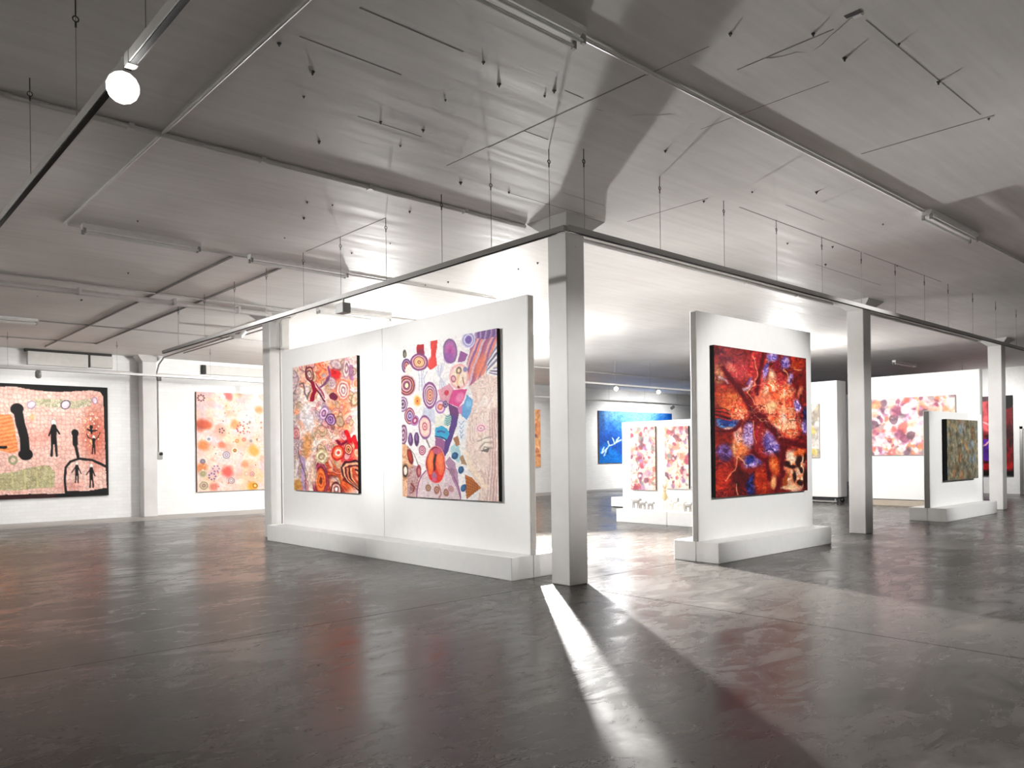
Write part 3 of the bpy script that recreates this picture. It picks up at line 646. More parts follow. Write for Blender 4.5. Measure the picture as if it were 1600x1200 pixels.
# --- dark red painting
def art_red():
    s = Sheet([(118, 85), (1445, 275), (1445, 2184), (130, 2269)], 230, 340)
    s.warp(46, 150, 6)
    s.marble([(.30,.06,.08),(.62,.16,.14),(.42,.08,.12),(.76,.26,.18),(.34,.06,.10),(.56,.14,.16)], 210, 2, 1.3, 5)
    def patch(cx, cy, rx, ry, pal, size=90, seed=1, soft=.45, rot=0, op=1.0):
        m = np.clip((1-s.dist_ell(cx, cy, rx, ry, rot))/soft, 0, 1); s.marble(pal, size*1.1, 1, 1.0, seed, m=m, op=op)
    fire = [(.97,.74,.56),(.93,.44,.26),(.97,.82,.68),(.88,.30,.20),(.95,.58,.38),(.98,.88,.80),(.90,.38,.26)]
    red = [(.74,.18,.20),(.90,.38,.32),(.60,.12,.18),(.84,.28,.28),(.93,.50,.42)]
    blue = [(.36,.34,.66),(.68,.62,.86),(.28,.20,.46),(.60,.50,.78),(.86,.76,.88),(.52,.30,.56),(.62,.58,.86)]
    navy = [(.10,.12,.36),(.24,.28,.60),(.12,.08,.24),(.36,.40,.72)]
    tan = [(.60,.36,.26),(.80,.56,.42),(.52,.24,.20),(.72,.50,.34)]
    patch(300, 300, 300, 260, [(.40,.14,.20),(.66,.26,.26),(.36,.18,.26),(.74,.34,.30)], 120, 11)
    patch(400, 470, 220, 220, [(.84,.36,.34),(.93,.56,.48),(.70,.22,.26),(.90,.46,.42)], 110, 12); patch(650, 380, 130, 320, red, 100, 13); patch(720, 700, 130, 300, red, 90, 14)
    patch(180, 500, 90, 200, tan, 70, 15); patch(320, 880, 250, 230, [(.84,.44,.24),(.93,.60,.36),(.72,.26,.16),(.86,.50,.30),(.62,.36,.20)], 90, 16)
    patch(430, 1050, 150, 190, fire, 80, 17)
    patch(980, 900, 340, 440, fire, 90, 18, .35); patch(760, 900, 150, 200, [(.93,.40,.30),(.96,.60,.46),(.84,.28,.24)], 80, 68); patch(1080, 1250, 300, 300, fire, 100, 19, .4); patch(880, 980, 150, 120, [(.98,.90,.74),(.97,.78,.58),(.98,.92,.84)], 60, 20, .8); patch(1080, 1120, 60, 110, [(.97,.93,.92),(.97,.84,.76),(.95,.92,.95)], 60, 21, .8); patch(910, 500, 70, 130, [(.97,.86,.80),(.97,.74,.60),(.95,.90,.90)], 60, 22, .7, -20)
    patch(1030, 560, 80, 120, red, 60, 23)
    patch(905, 260, 120, 90, blue, 80, 24); patch(820, 440, 50, 150, blue, 70, 25, .5, 14); patch(1110, 320, 110, 130, blue, 70, 26, .5); patch(1185, 560, 60, 100, blue, 50, 27, .5); patch(990, 360, 50, 80, [(.40,.04,.16),(.66,.20,.26)], 50, 28)
    patch(1320, 360, 130, 110, [(.86,.36,.12),(.60,.14,.08),(.93,.54,.22),(.34,.10,.06)], 70, 29); patch(1370, 640, 130, 300, [(.34,.05,.05),(.54,.10,.08),(.24,.05,.06)], 90, 30); patch(1350, 760, 50, 110, [(.90,.60,.46),(.80,.40,.30)], 50, 31, .6, 20)
    patch(1300, 970, 70, 130, blue, 60, 32); patch(1420, 1120, 60, 190, navy, 60, 33); patch(1390, 1280, 60, 120, blue, 50, 34)
    # blue band at left
    patch(270, 1210, 200, 90, [(.20,.34,.68),(.40,.60,.82),(.14,.18,.46),(.30,.46,.76)], 80, 35, .4); patch(300, 1275, 80, 34, [(.97,.90,.86),(.90,.70,.62)], 40, 36, .6)
    for k in range(6): s.line([(120,1010+k*26),(240,1005+k*26),(330,1040+k*22)], 12, [(.28,.04,.06),(.80,.22,.18)][k % 2], .85)
    patch(230, 1400, 150, 100, [(.40,.06,.08),(.60,.16,.10),(.26,.04,.06)], 80, 37); patch(240, 1600, 130, 170, [(.44,.34,.64),(.30,.14,.30),(.60,.48,.76),(.40,.12,.22)], 70, 38)
    patch(450, 1540, 150, 230, [(.95,.62,.38),(.98,.84,.66),(.90,.46,.26),(.97,.74,.52)], 80, 39); patch(430, 1370, 70, 150, [(.97,.84,.76),(.90,.60,.54),(.95,.90,.86)], 60, 40)
    patch(565, 1380, 90, 240, blue, 80, 41); patch(720, 1420, 110, 250, red, 80, 42); patch(900, 1480, 170, 240, blue, 80, 43, .4)
    patch(620, 1760, 160, 130, blue, 60, 44); patch(590, 1740, 90, 90, navy, 50, 45); patch(590, 2100, 90, 190, navy, 70, 46)
    patch(240, 1990, 160, 230, [(.66,.14,.12),(.82,.26,.16),(.50,.08,.08)], 80, 47); patch(440, 1990, 130, 190, [(.16,.05,.06),(.40,.08,.10),(.26,.05,.08)], 70, 48)
    patch(760, 2040, 150, 230, [(.86,.34,.14),(.70,.18,.10),(.93,.48,.24)], 80, 49); patch(930, 1830, 110, 170, [(.93,.50,.22),(.84,.34,.14),(.96,.68,.44)], 70, 50); patch(920, 2060, 70, 120, [(.97,.78,.58),(.93,.60,.36)], 60, 51)
    # peach corner with dark blots
    patch(1230, 1900, 210, 380, [(.97,.78,.62),(.90,.52,.34),(.98,.88,.78),(.80,.36,.22)], 80, 52, .3); patch(1180, 1680, 110, 110, [(.98,.92,.84),(.95,.80,.68)], 60, 53); patch(1320, 1640, 110, 100, [(.86,.34,.16),(.93,.54,.30)], 60, 54)
    for cx, cy, rx, ry in ((1120,1810,60,50),(1200,1860,70,34),(1300,1780,44,90),(1220,1990,36,70),(1320,2050,50,40),(1390,1720,26,60),(1410,2000,40,150),(1340,1890,26,50)):
        s.ell(cx, cy, rx, ry, (.16,.05,.05), 0, .6, .9)
    s.ell(1090, 2030, 36, 110, (.72,.36,.16), 0, .4); patch(1150, 2140, 170, 50, [(.98,.86,.72),(.95,.74,.56)], 50, 55)
    # river of maroon
    dk = (.38,.05,.10); md = (.55,.09,.15)
    for pts, wd in (([(240,430),(330,560),(430,720),(510,880),(610,1030)], 64), ([(640,1090),(760,1130),(900,1290),(1050,1440)], 84), ([(1050,1430),(1075,1560),(1065,1720),(1030,1950),(930,2240)], 54), ([(1040,1450),(1180,1490),(1450,1540)], 74), ([(620,1610),(720,1690),(810,1760),(850,1900),(850,2010)], 44), ([(120,1330),(260,1330),(400,1300),(460,1190)], 34), ([(760,230),(740,420),(700,620),(700,760)], 40)):
        s.line(pts, wd*1.5, md, .7, wd*.8); s.line(pts, wd, dk, .9, wd*.5)
    # thin pale and dark veins that follow the brush work
    v1 = np.abs(fbm(s.X0/120+fbm(s.X0/90, s.Y0/90, 71, 2), s.Y0/120, 72, 3)-.5)
    s.put(np.clip((.018-v1)/.012, 0, 1)*.55*np.clip((1.15-s.dist_ell(960, 950, 420, 520))/.3, .12, 1), (.98,.80,.62))
    v2 = np.abs(fbm(s.X0/150+5, s.Y0/150+fbm(s.X0/90, s.Y0/90, 81, 2), 83, 3)-.5)
    s.put(np.clip((.016-v2)/.012, 0, 1)*.6, (.30,.05,.09))
    for pts in ([(610,250),(700,500),(660,640),(560,760)], [(560,730),(640,930)], [(420,1690),(380,1850),(260,2020)], [(430,1700),(540,1800)], [(880,560),(960,720),(1060,820),(1100,990)], [(800,680),(780,900),(900,1000),(1100,1010),(1220,1010)], [(1080,420),(1180,600)], [(1240,430),(1380,420)], [(400,2080),(410,2250)], [(620,1180),(660,1500)], [(1100,900),(1200,800)]):
        s.line(pts, 14, (.97,.72,.54), .75, 10)
    s.line([(190,560),(260,570),(280,620)], 26, (.80,.74,.82), .7, 20); s.line([(500,720),(590,690),(620,610)], 40, (.93,.84,.90), .8, 30); s.line([(560,640),(600,560)], 30, (.50,.42,.74), .8, 24)
    s.grain(.24, 30, 4); s.grain(.16, 9, 5); return s

# --- painting with figures on a pink net, at far left
def art_figures():
    s = Sheet([(-240, 8), (1030, 45), (1030, 1120), (-240, 1182)], 230, 200)
    s.warp(5, 60, 2)
    ink = (.035,.03,.035)
    s.fill(ink)
    s.poly([(-240,1120),(480,1085),(480,1200),(-240,1200)], (.22,.05,.06))
    inner = [(-215,60),(0,48),(150,55),(250,78),(400,90),(570,95),(720,84),(850,76),(950,90),(985,140),(992,500),(1000,800),(1008,1045),(900,1065),(800,1080),(590,1080),(580,1108),(300,1112),(0,1125),(-215,1130)]
    m = s.mask(inner)
    # crazed net: distance between nearest two of jittered lattice points
    sz = 42.0; gx, gy = s.X/sz, s.Y/sz; ix, iy = np.floor(gx), np.floor(gy); d1 = np.full(gx.shape, 9.0); d2 = d1.copy()
    for a in (-1, 0, 1):
        for b_ in (-1, 0, 1):
            jx = ix+a+.5+.7*(vnoise(ix+a+.01, iy+b_+.01, 3)-.5); jy = iy+b_+.5+.7*(vnoise(ix+a+.01, iy+b_+.01, 9)-.5)
            d = np.hypot(gx-jx, gy-jy); d2 = np.where(d < d1, d1, np.minimum(d2, d)); d1 = np.minimum(d, d1)
    cell = np.clip((d2-d1)*3.2, 0, 1)[..., None]
    base = s.palette(np.clip(fbm(s.X/220, s.Y/260, 7)*1.5-.25, 0, 1), [(.95,.86,.82),(.93,.78,.74),(.94,.84,.80),(.90,.70,.66)])
    rd = np.clip((1-s.dist_ell(890, 520, 200, 420))/.8, 0, 1)[..., None]; base = base*(1-rd*.9)+np.array((.80,.46,.38))*rd*.9
    rd2 = np.clip((1-s.dist_ell(330, 560, 190, 130))/.9, 0, 1)[..., None]; base = base*(1-rd2*.4)+np.array((.88,.56,.50))*rd2*.4
    col = base*cell + (base*np.array((.93,.83,.81)))*(1-cell)
    s.c = s.c*(1-m[..., None])+col*m[..., None]
    for k in range(60):
        x_, y_ = 700+250*vnoise(np.array([k*.91]), np.array([2.]), 4)[0], 250+380*vnoise(np.array([k*1.37]), np.array([5.]), 6)[0]; s.dot(x_, y_, 7, (.95,.86,.66) if k % 2 else (.96,.90,.88))
    # green wash and cloud shapes
    gm = s.mask([(280,165),(560,170),(700,185),(860,150),(850,230),(700,260),(530,255),(300,240)]); s.marble([(.70,.72,.58),(.86,.84,.74),(.58,.62,.48),(.90,.86,.80)], 60, 3, 1, 3, m=gm, op=.8)
    gm = s.mask([(60,900),(240,850),(420,825),(480,900),(470,1040),(300,1060),(60,1085),(-200,1080),(-200,930)]); s.marble([(.64,.64,.48),(.84,.82,.68),(.56,.56,.42),(.80,.76,.60)], 40, 3, 1, 5, m=gm, op=.9)
    for k in range(5): s.line([(-60+k*120,880),(-50+k*120,1060)], 9, (.82,.80,.58))
    s.rings(75, 780, 44, 50, [(.62,.62,.50),(.90,.80,.74)])
    for cx, cy, rx, ry, c in ((255,225,46,40,(.66,.58,.66)),(592,221,52,44,(.28,.20,.26)),(892,176,30,36,(.70,.56,.66))):
        s.ell(cx, cy, rx, ry, c, -25); s.ell(cx, cy, rx-9, ry-9, (.92,.86,.90), -25)
    # orange striped field and club shapes
    om = s.mask([(-215,320),(60,330),(85,400),(125,690),(60,710),(-215,640)]); s.stripes(om, [(.94,.66,.46),(.90,.56,.34)], .25, 1, 19, .8, 60)
    s.ell(260, 350, 26, 34, (.92,.74,.58), 0, .6)
    s.line([(125,280),(150,420),(185,560),(190,700)], 88, ink); s.ell(118, 270, 62, 56, ink); s.ell(195, 722, 68, 56, ink)
    s.line([(-150,640),(-20,655),(10,650)], 26, ink)
    s.line([(585,1108),(574,960),(585,850),(630,790),(720,758),(860,772),(1000,832)], 24, ink)
    s.ell(684, 505, 36, 40, ink); s.line([(684,510),(685,610)], 56, ink); s.line([(685,600),(712,750)], 30, ink)
    def man(x, y, h, arms):
        s.ell(x, y, h*.085, h*.10, (.70,.60,.60)); s.ell(x, y, h*.068, h*.082, (.97,.93,.90))
        s.line([(x, y+h*.12), (x, y+h*.50)], h*.15, ink)
        s.line([(x-h*.04, y+h*.48), (x-h*.07, y+h*.88)], h*.065, ink); s.line([(x+h*.05, y+h*.48), (x+h*.07, y+h*.88)], h*.065, ink)
        for a in arms: s.line([(x+q_[0]*h, y+q_[1]*h) for q_ in a], h*.045, ink)
    man(470, 402, 375, [[(-.05,.13),(-.12,.34)], [(.05,.13),(.15,.30)]])
    man(697, 808, 215, [[(-.06,.16),(-.24,.42)], [(.06,.16),(.20,.46)]]); man(848, 828, 245, [[(-.06,.16),(-.20,.36)], [(.06,.16),(.16,.40)]])
    man(875, 540, 190, [[(-.06,.16),(-.30,.04),(-.36,-.16)], [(.06,.16),(.26,.0),(.36,-.24)]])
    s.ell(853, 442, 18, 22, ink); s.line([(815,465),(850,485),(905,475)], 16, ink); s.line([(850,440),(855,500)], 22, ink)
    s.grain(.12, 22); return s

# --- pastel painting with flowers and rings
def art_pastel():
    s = Sheet([(62, 45), (1085, 84), (1085, 1106), (62, 1145)], 180, 180)
    s.warp(22, 70, 4); rnd = random.Random(12)
    s.marble([(.95,.86,.80),(.93,.78,.74),(.96,.90,.84),(.92,.82,.84),(.95,.80,.66),(.90,.88,.88),(.94,.84,.80)], 170, 2, 1.2, 8)
    pal = [(.92,.70,.60),(.91,.77,.75),(.93,.86,.74),(.86,.83,.86),(.88,.74,.77),(.94,.90,.85),(.92,.78,.64),(.84,.85,.85),(.90,.66,.58),(.88,.80,.82)]
    for k in range(150): s.ell(rnd.uniform(60, 1085), rnd.uniform(50, 1130), rnd.uniform(24, 80), rnd.uniform(24, 80), rnd.choice(pal), 0, .9, .6)
    for cx, cy, rx, c in ((120,415,60,(.72,.28,.16)),(165,410,40,(.86,.44,.30)),(720,240,44,(.92,.60,.38)),(840,130,44,(.92,.58,.24)),(660,690,60,(.93,.62,.24)),(380,930,58,(.88,.30,.26)),(650,1080,50,(.88,.60,.12)),(320,630,40,(.88,.46,.32)),(120,630,50,(.90,.54,.28)),(110,880,50,(.84,.50,.24)),(870,540,54,(.94,.68,.32)),(390,85,46,(.90,.42,.40)),(230,1090,46,(.86,.46,.40)),(460,400,50,(.94,.60,.36)),(860,820,56,(.94,.70,.36)),(330,90,30,(.98,.95,.93)),(560,850,40,(.92,.60,.46))):
        s.ell(cx, cy, rx, rx, c, 0, .8, .75)
    s.X, s.Y = s.X0.copy(), s.Y0.copy()
    def flower(x, y, r_, c, n=6):
        for k in range(n): s.dot(x+r_*math.cos(6.283*k/n), y+r_*math.sin(6.283*k/n), min(r_*.38, 9), c)
    flower(110, 115, 32, (.46,.22,.24), 8); flower(318, 472, 24, (.36,.34,.40), 5); flower(520, 450, 40, (.76,.36,.26), 8); flower(545, 440, 64, (.70,.50,.48), 9); flower(765, 410, 34, (.86,.44,.32), 3)
    flower(300, 730, 34, (.97,.94,.92), 8); flower(255, 890, 32, (.58,.48,.66), 6); flower(215, 975, 34, (.46,.36,.56), 7); flower(850, 670, 40, (.97,.93,.90), 7)
    for cx, cy, r_, cols in ((185,565,28,[(.97,.94,.93),(.66,.66,.68),(.60,.62,.66)]),(120,810,28,[(.52,.48,.52),(.64,.60,.64)]),(455,690,30,[(.96,.90,.80),(.56,.40,.20),(.80,.62,.36)]),(120,945,42,[(.80,.76,.66),(.66,.62,.50),(.72,.68,.54)]),(128,1075,56,[(.93,.86,.76),(.62,.58,.48),(.90,.80,.70),(.60,.54,.48),(.80,.66,.60)]),(415,1022,34,[(.60,.50,.52),(.90,.86,.88),(.66,.54,.52),(.98,.97,.94)]),(365,740,40,[(.56,.54,.60),(.93,.86,.90),(.60,.56,.60),(.92,.84,.86)]),(672,1078,28,[(.60,.34,.06),(.93,.72,.20),(.97,.92,.80)]),(640,950,26,[(.72,.50,.48),(.92,.80,.78),(.70,.44,.44)]),(620,380,22,[(.80,.76,.72),(.62,.58,.56)]),(480,585,22,[(.80,.54,.34),(.92,.76,.56)]),(555,570,22,[(.86,.50,.42),(.92,.70,.60)]),(630,585,18,[(.62,.60,.60)]),(700,570,14,[(.70,.56,.48)]),(575,945,24,[(.84,.70,.62),(.93,.84,.80)]),(680,850,30,[(.92,.76,.66),(.96,.88,.84),(.86,.50,.46)])):
        s.rings(cx, cy, r_, r_, cols)
    for k in range(60): s.dot(rnd.uniform(70, 1070), rnd.uniform(60, 1120), rnd.uniform(4, 9), rnd.choice([(.84,.44,.36),(.97,.93,.90),(.62,.54,.60),(.80,.60,.50)]))
    s.c *= .93; s.grain(.08, 16); return s

def art_blue():
    s = Sheet([(275, 655), (1190, 690), (1190, 1260), (275, 1315)], 130, 80); s.warp(16, 60, 3)
    v = np.clip((s.Y-650)/520 - .25*np.exp(-((s.X-700)/260)**2) + .5*(fbm(s.X/90, s.Y/90, 6)-.5) + .25*np.clip((s.X-950)/200, 0, 1), 0, 1)
    s.c = s.palette(v, [(.46,.66,.86),(.30,.54,.80),(.10,.40,.70),(.03,.34,.66),(.02,.30,.60),(.06,.46,.76)])
    s.ell(275, 740, 60, 160, (.12,.34,.56), 0, .9, .7)
    for pts in ([(300,1180),(360,1140),(390,1080),(450,1060),(480,1040),(540,1020)], [(390,1080),(380,1040)], [(450,1060),(430,1000)], [(480,1040),(510,980)], [(300,1180),(330,1110)], [(330,1215),(360,1140)]):
        s.line(pts, 14, (.86,.92,.97), .9, 8)
    s.grain(.26, 12); return s

def art_marble(quad, nx, ny, pal, size, bands, seed, dots=0, dotpal=None, ax=1, ay=1, grain=.15, deep=1.0):
    s = Sheet(quad, nx, ny); s.warp(6, 20, seed); s.marble(pal, size, bands, 1.3, seed, ax=ax, ay=ay); rnd = random.Random(seed)
    w_ = quad[1][0]-quad[0][0]; h_ = quad[3][1]-quad[0][1]
    for k in range(dots):
        r_ = rnd.uniform(.02, .09)*min(w_, h_, 110)*1.3
        s.ell(rnd.uniform(0, w_), rnd.uniform(0, h_), r_, r_*rnd.uniform(.6, 1.4), rnd.choice(dotpal), rnd.uniform(0, 90), rnd.uniform(.1, .8), .8)
    s.c = np.clip(s.c, 0, 1)**deep; s.grain(grain, 8); return s
Q = lambda w_, h_: [(0, 0), (w_, 0), (w_, h_), (0, h_)]
tallpal = [(.96,.90,.88),(.92,.72,.62),(.97,.93,.91),(.86,.56,.50),(.93,.84,.84),(.96,.80,.66),(.72,.50,.58)]
talldots = [(.62,.34,.40),(.86,.64,.56),(.95,.92,.92),(.64,.54,.68),(.50,.36,.42),(.88,.72,.72),(.74,.50,.48),(.60,.62,.60),(.93,.88,.86)]

painting('large painting of black figures and clubs on a pink net with black border', (-0.82-2.75, 15.4, 0.585), (1, 0, 0), 2.75, 2.73, 0.06, art_figures(), 'black')
painting('pastel pink and orange painting with small rings, hung left of the narrow column', (1.40, 15.4, 0.574), (1, 0, 0), 2.75, 2.74, 0.07, art_pastel(), 'brownedge')
painting('red, orange and cream swirling painting on the left half of the double display wall', (-0.0525, 6.625, 0.912), (0, -1, 0), 2.17, 2.17, 0.055, art_swirls(), 'black')
painting('white painting crowded with purple ovals and one big red oval, on the double display wall', (-0.0525, 3.23, 0.908), (0, -1, 0), 2.12, 2.17, 0.055, art_ovals(), 'black')
painting('square dark red and orange abstract painting with maroon rivers and blue patches', (2.81, -0.0525, 0.86), (1, 0, 0), 2.60, 2.12, 0.065, art_red(), 'black')
painting('wide blue painting with white branching line on the back wall', (17.85, 15.4, 1.08), (1, 0, 0), 5.0, 2.18, 0.06, art_blue(), 'brownedge')
painting('left one of two tall narrow pink and cream paintings behind the dais', (7.5, 5.18, 0.66), (0, -1, 0), 0.70, 1.42, 0.05,
         art_marble(Q(70, 142), 60, 120, tallpal, 26, 2, 3, 150, talldots, deep=1.15), 'brownedge')
painting('right one of two tall narrow pink and cream paintings behind the dais', (7.5, 4.22, 0.71), (0, -1, 0), 0.62, 1.35, 0.05,
         art_marble(Q(62, 135), 60, 120, [(.97,.91,.88),(.94,.76,.66),(.97,.93,.90),(.93,.66,.52),(.95,.84,.84),(.96,.84,.72)], 26, 2, 9, 120, talldots, deep=1.15), 'black')
painting('narrow edge of an orange painting glimpsed past the end of the double display wall', (11.2, 15.4, 1.0), (1, 0, 0), 3.28, 2.2, 0.06,
         art_marble(Q(300, 220), 90, 70, [(.90,.62,.44),(.94,.78,.60),(.80,.48,.36),(.95,.84,.72)], 40, 2, 4, 40, talldots), 'brownedge')
painting('wide painting of pink, orange and mauve blotches on the tall bright wall', (15.1, 3.15, 1.35), (0, -1, 0), 2.25, 1.52, 0.045,
         art_marble(Q(225, 152), 150, 105, [(.95,.90,.90),(.92,.74,.72),(.97,.93,.92),(.84,.62,.64),(.94,.80,.72),(.88,.84,.88),(.93,.70,.60)], 34, 2, 21, 320, [(.86,.46,.42),(.62,.36,.46),(.95,.88,.88),(.90,.60,.44),(.44,.34,.40),(.97,.93,.92),(.72,.52,.64),(.93,.76,.66),(.66,.60,.60),(.90,.80,.84)], grain=.2, deep=0.95), 'grey_edge')
painting('small grey painting with a yellow patch on the white wall on castors', (15.1, 5.6, 1.29), (0, -1, 0), 1.12, 1.55, 0.045,
         art_marble(Q(112, 155), 60, 80, [(.76,.74,.72),(.86,.84,.82),(.66,.63,.60),(.80,.76,.66),(.84,.78,.52)], 30, 2, 6, 20, [(.84,.76,.44),(.70,.66,.62),(.88,.86,.84)]), 'grey_edge')
painting('small square grey green speckled painting with thick black edge', (11.47, -0.03, 0.825), (1, 0, 0), 1.90, 1.31, 0.10,
         art_marble(Q(190, 131), 120, 90, [(.46,.44,.36),(.60,.56,.46),(.40,.44,.44),(.54,.50,.40),(.64,.58,.46),(.44,.50,.54)], 9, 2, 8, 60, [(.50,.54,.56),(.62,.54,.40),(.42,.38,.30),(.58,.44,.32)], grain=.35), 'black')
def art_purple():
    s = Sheet(Q(300, 264), 110, 100); s.warp(8, 30, 3); s.marble([(.30,.03,.06),(.56,.08,.10),(.20,.03,.06),(.44,.05,.14)], 60, 1, 1.2, 5)
    v = s.Y
    s.put(np.clip((70-np.abs(v-60))/20, 0, 1)*np.clip((230-s.X)/30, 0, 1), (.80,.40,.42)); s.put(np.clip((38-np.abs(v-178))/6, 0, 1)*np.clip((236-s.X)/20, 0, 1), (.36,.14,.58))
    s.put(np.clip((12-np.abs(v-232))/6, 0, 1), (.72,.10,.12)); s.put(np.clip((v-246)/5, 0, 1), (.05,.02,.03)); s.put(np.clip((18-v)/6, 0, 1), (.40,.34,.36))
    s.put(np.clip((s.X-262)/8, 0, 1)*np.clip((46-v)/8, 0, 1), (.04,.02,.03))
    d = s.dist_ell(110, 125, 118, 52); s.put(np.clip((.05-np.abs(d-1))/.03, 0, 1), (.95,.72,.74)); s.grain(.3, 14); return s
painting('tall purple and dark red painting on the far right wall behind the bright column', (22.8, 4.0-0.02, 0.59), (0, -1, 0), 2.24, 2.64, 0.06, art_purple(), 'black')

# ------------------------------------------------------------------ suspended lighting tracks
ZT = 3.43
def wire_parts(t, x, y, z0, hook=True):
    wv = obj('suspension_wire', tube(B(), [(x, y, z0), (x, y, ZC)], 0.0028, 5), M['wire'], t)
    if hook:
        bm = B(); ring(bm, (x, y, ZC-0.11), 0.016, 0.004, 'y'); tube(bm, [(x, y, ZC), (x, y, ZC-0.094)], 0.004, 6); tube(bm, [(x, y, ZC-0.126), (x, y, ZC-0.16)], 0.006, 6)
        obj('eye_hook', bm, M['darksteel'], wv)
def rail(t, p0, p1, wd=0.036, ht=0.05, name='track_rail', mat='trackwhite'):
    (x0, y0), (x1, y1) = p0, p1; bm = B(); b2 = B()
    if abs(x1-x0) > abs(y1-y0):
        box(bm, min(x0, x1), max(x0, x1), y0-wd/2, y0+wd/2, ZT-ht/2, ZT+ht/2); box(b2, min(x0, x1)+.01, max(x0, x1)-.01, y0-wd*.36, y0+wd*.36, ZT-ht/2-0.006, ZT-ht/2)
    else:
        box(bm, x0-wd/2, x0+wd/2, min(y0, y1), max(y0, y1), ZT-ht/2, ZT+ht/2); box(b2, x0-wd*.36, x0+wd*.36, min(y0, y1)+.01, max(y0, y1)-.01, ZT-ht/2-0.006, ZT-ht/2)
    o = obj(name, bm, M[mat], t); obj('track_slot', b2, M['black'], o)
    return o
t = thing('lighting_track', 'L-shaped suspended grey track with its corner in front of the chipped column', 'lighting track', (0, 0, 0))
rail(t, (-1.7, -1.622), (-1.7, 8.5), mat='trackgrey'); rail(t, (-1.682, -1.64), (13.0, -1.64), mat='trackgrey')
for y_ in (-1.438, -0.657, 0.116, 1.146, 2.145, 3.1, 4.2, 5.3, 6.5, 7.7): wire_parts(t, -1.7, y_, ZT+0.02)
for x_ in (-0.394, 0.71, 1.791, 2.891, 4.0, 5.1, 6.178, 7.16, 8.3, 9.5, 10.7, 11.9): wire_parts(t, x_, -1.64, ZT+0.02)
wire_parts(t, -1.472, -1.64, ZT+0.02)
t = thing('lighting_track', 'white suspended track crossing the upper left corner with the glaring lamp', 'lighting track')
rail(t, (-5.36, -6.0), (-5.36, 7.2), 0.04, 0.055)
for y_ in (-4.95, -3.71, -2.473, -1.239, 0.0, 1.24, 2.48, 3.7): wire_parts(t, -5.36, y_, ZT+0.02)
obj('track_joiner', box(B(), -5.383, -5.337, -2.28, -2.22, ZT-0.036, ZT+0.03), M['trackwhite'], t)
obj('track_joiner', box(B(), -5.383, -5.337, -2.20, -2.17, ZT-0.036, ZT+0.03), M['trackwhite'], t)
t = thing('lighting_track', 'long thin track hung along the brick back wall above the paintings', 'lighting track')
rail(t, (-6.0, 12.75), (22.5, 12.75))
for k in range(14): wire_parts(t, -5.5+k*2.1, 12.75, ZT+0.02, k < 5)
t = thing('lighting_track', 'bright far track carrying two glaring lamps seen right of the chipped column', 'lighting track')
rail(t, (8.6, 8.2), (15.8, 8.2), 0.05, 0.05)
for k in range(5): wire_parts(t, 8.9+k*1.6, 8.2, ZT+0.02, False)

# ------------------------------------------------------------------ lamps
def aim_matrix(loc, tgt):
    d = (Vector(tgt)-Vector(loc)).normalized(); q = d.to_track_quat('-Z', 'Y'); return q
def spotlight(label, loc, tgt, power, angle=50, blend=0.6, lit=True, size=0.05, body='greymetal', arm=True, soft=0.06, ztrack=ZT, group=None, emit_mat='lens'):
    """a cylindrical track spotlight; loc is the lens centre"""
    loc = Vector(loc); q = aim_matrix(loc, tgt); off = q @ Vector((0, 0, 0.10)); loc = loc - Vector((off.x, off.y, 0))   # the arm hangs right under the track
    t_ = thing('spotlight', label, 'spotlight', loc, 0, group); t_.rotation_mode = 'QUATERNION'; t_.rotation_quaternion = q
    bm = B(); tube(bm, [(0, 0, 0.012), (0, 0, 0.02), (0, 0, 0.15), (0, 0, 0.17)], [size*1.25, size*1.25, size*1.2, size*.8], 14)
    obj('housing', bm, M[body], t_)
    obj('lens', tube(B(), [(0, 0, 0.0), (0, 0, 0.011)], size*1.1, 14), M[emit_mat if lit else 'glass_tube'], t_)
    if arm:
        iq = q.inverted(); up = iq @ Vector((0, 0, 1)); c0 = Vector((0, 0, 0.10)); wc = loc + q @ c0
        L = max(0.02, ztrack-0.025-wc.z)
        obj('arm', tube(B(), [c0, c0 + up*L], 0.010, 6), M[body], t_)
    if power:
        ld = bpy.data.lights.new('spot_beam', 'SPOT'); ld.energy = power; ld.color = WARM; ld.spot_size = math.radians(angle); ld.spot_blend = blend; ld.shadow_soft_size = soft
        lo = bpy.data.objects.new('spot_beam', ld); C.objects.link(lo); lo.parent = t_; lo.location = (0, 0, -0.02)
    return t_
def floodlight(label, loc, power, radius=0.11, stem=None):
    t_ = thing('floodlight', label, 'floodlight', loc)
    area = 4*math.pi*radius**2
    m_ = plain('flood_globe', (0.9, 0.9, 0.9), 0.4, emit=power/(area*math.pi))
    obj('globe', ball(B(), (0, 0, 0), radius, seg=20), m_, t_, True)
    obj('stem', tube(B(), [(0, 0, radius*.9), (0, 0, (stem or ZC)-loc[2])], 0.012, 8), M['greymetal'], t_)
    return t_

# floods that throw the long floor and ceiling shadows; last three are added fill globes
spotlight('big floodlight hung behind the double display wall, shining past the chipped column', (4.3, 5.8, 3.05), (0.9, -3.3, -1.9), P_FLOOD, 84, 1.0, size=0.11, soft=0.11, ztrack=ZC)
floodlight('globe floodlight hung behind the double display wall near its left end', (3.3, 9.25, 3.25), P_FLOOD_BACK)
floodlight('added fill globe, unseen, hung above the big floodlight behind the double display wall', (4.5, 6.05, 3.42), P_BAY)  # put in to brighten the bay ceiling
floodlight('added fill globe, unseen, hung behind the dark red display wall', (11.6, 3.6, 3.1), P_BAY2)  # put in as fill for the bay before the tall wall
floodlight('added fill globe, unseen, far behind the double display wall, beyond the big floodlight', (6.9, 9.1, 3.1), P_BAY3)  # put in to lighten the far bay ceiling
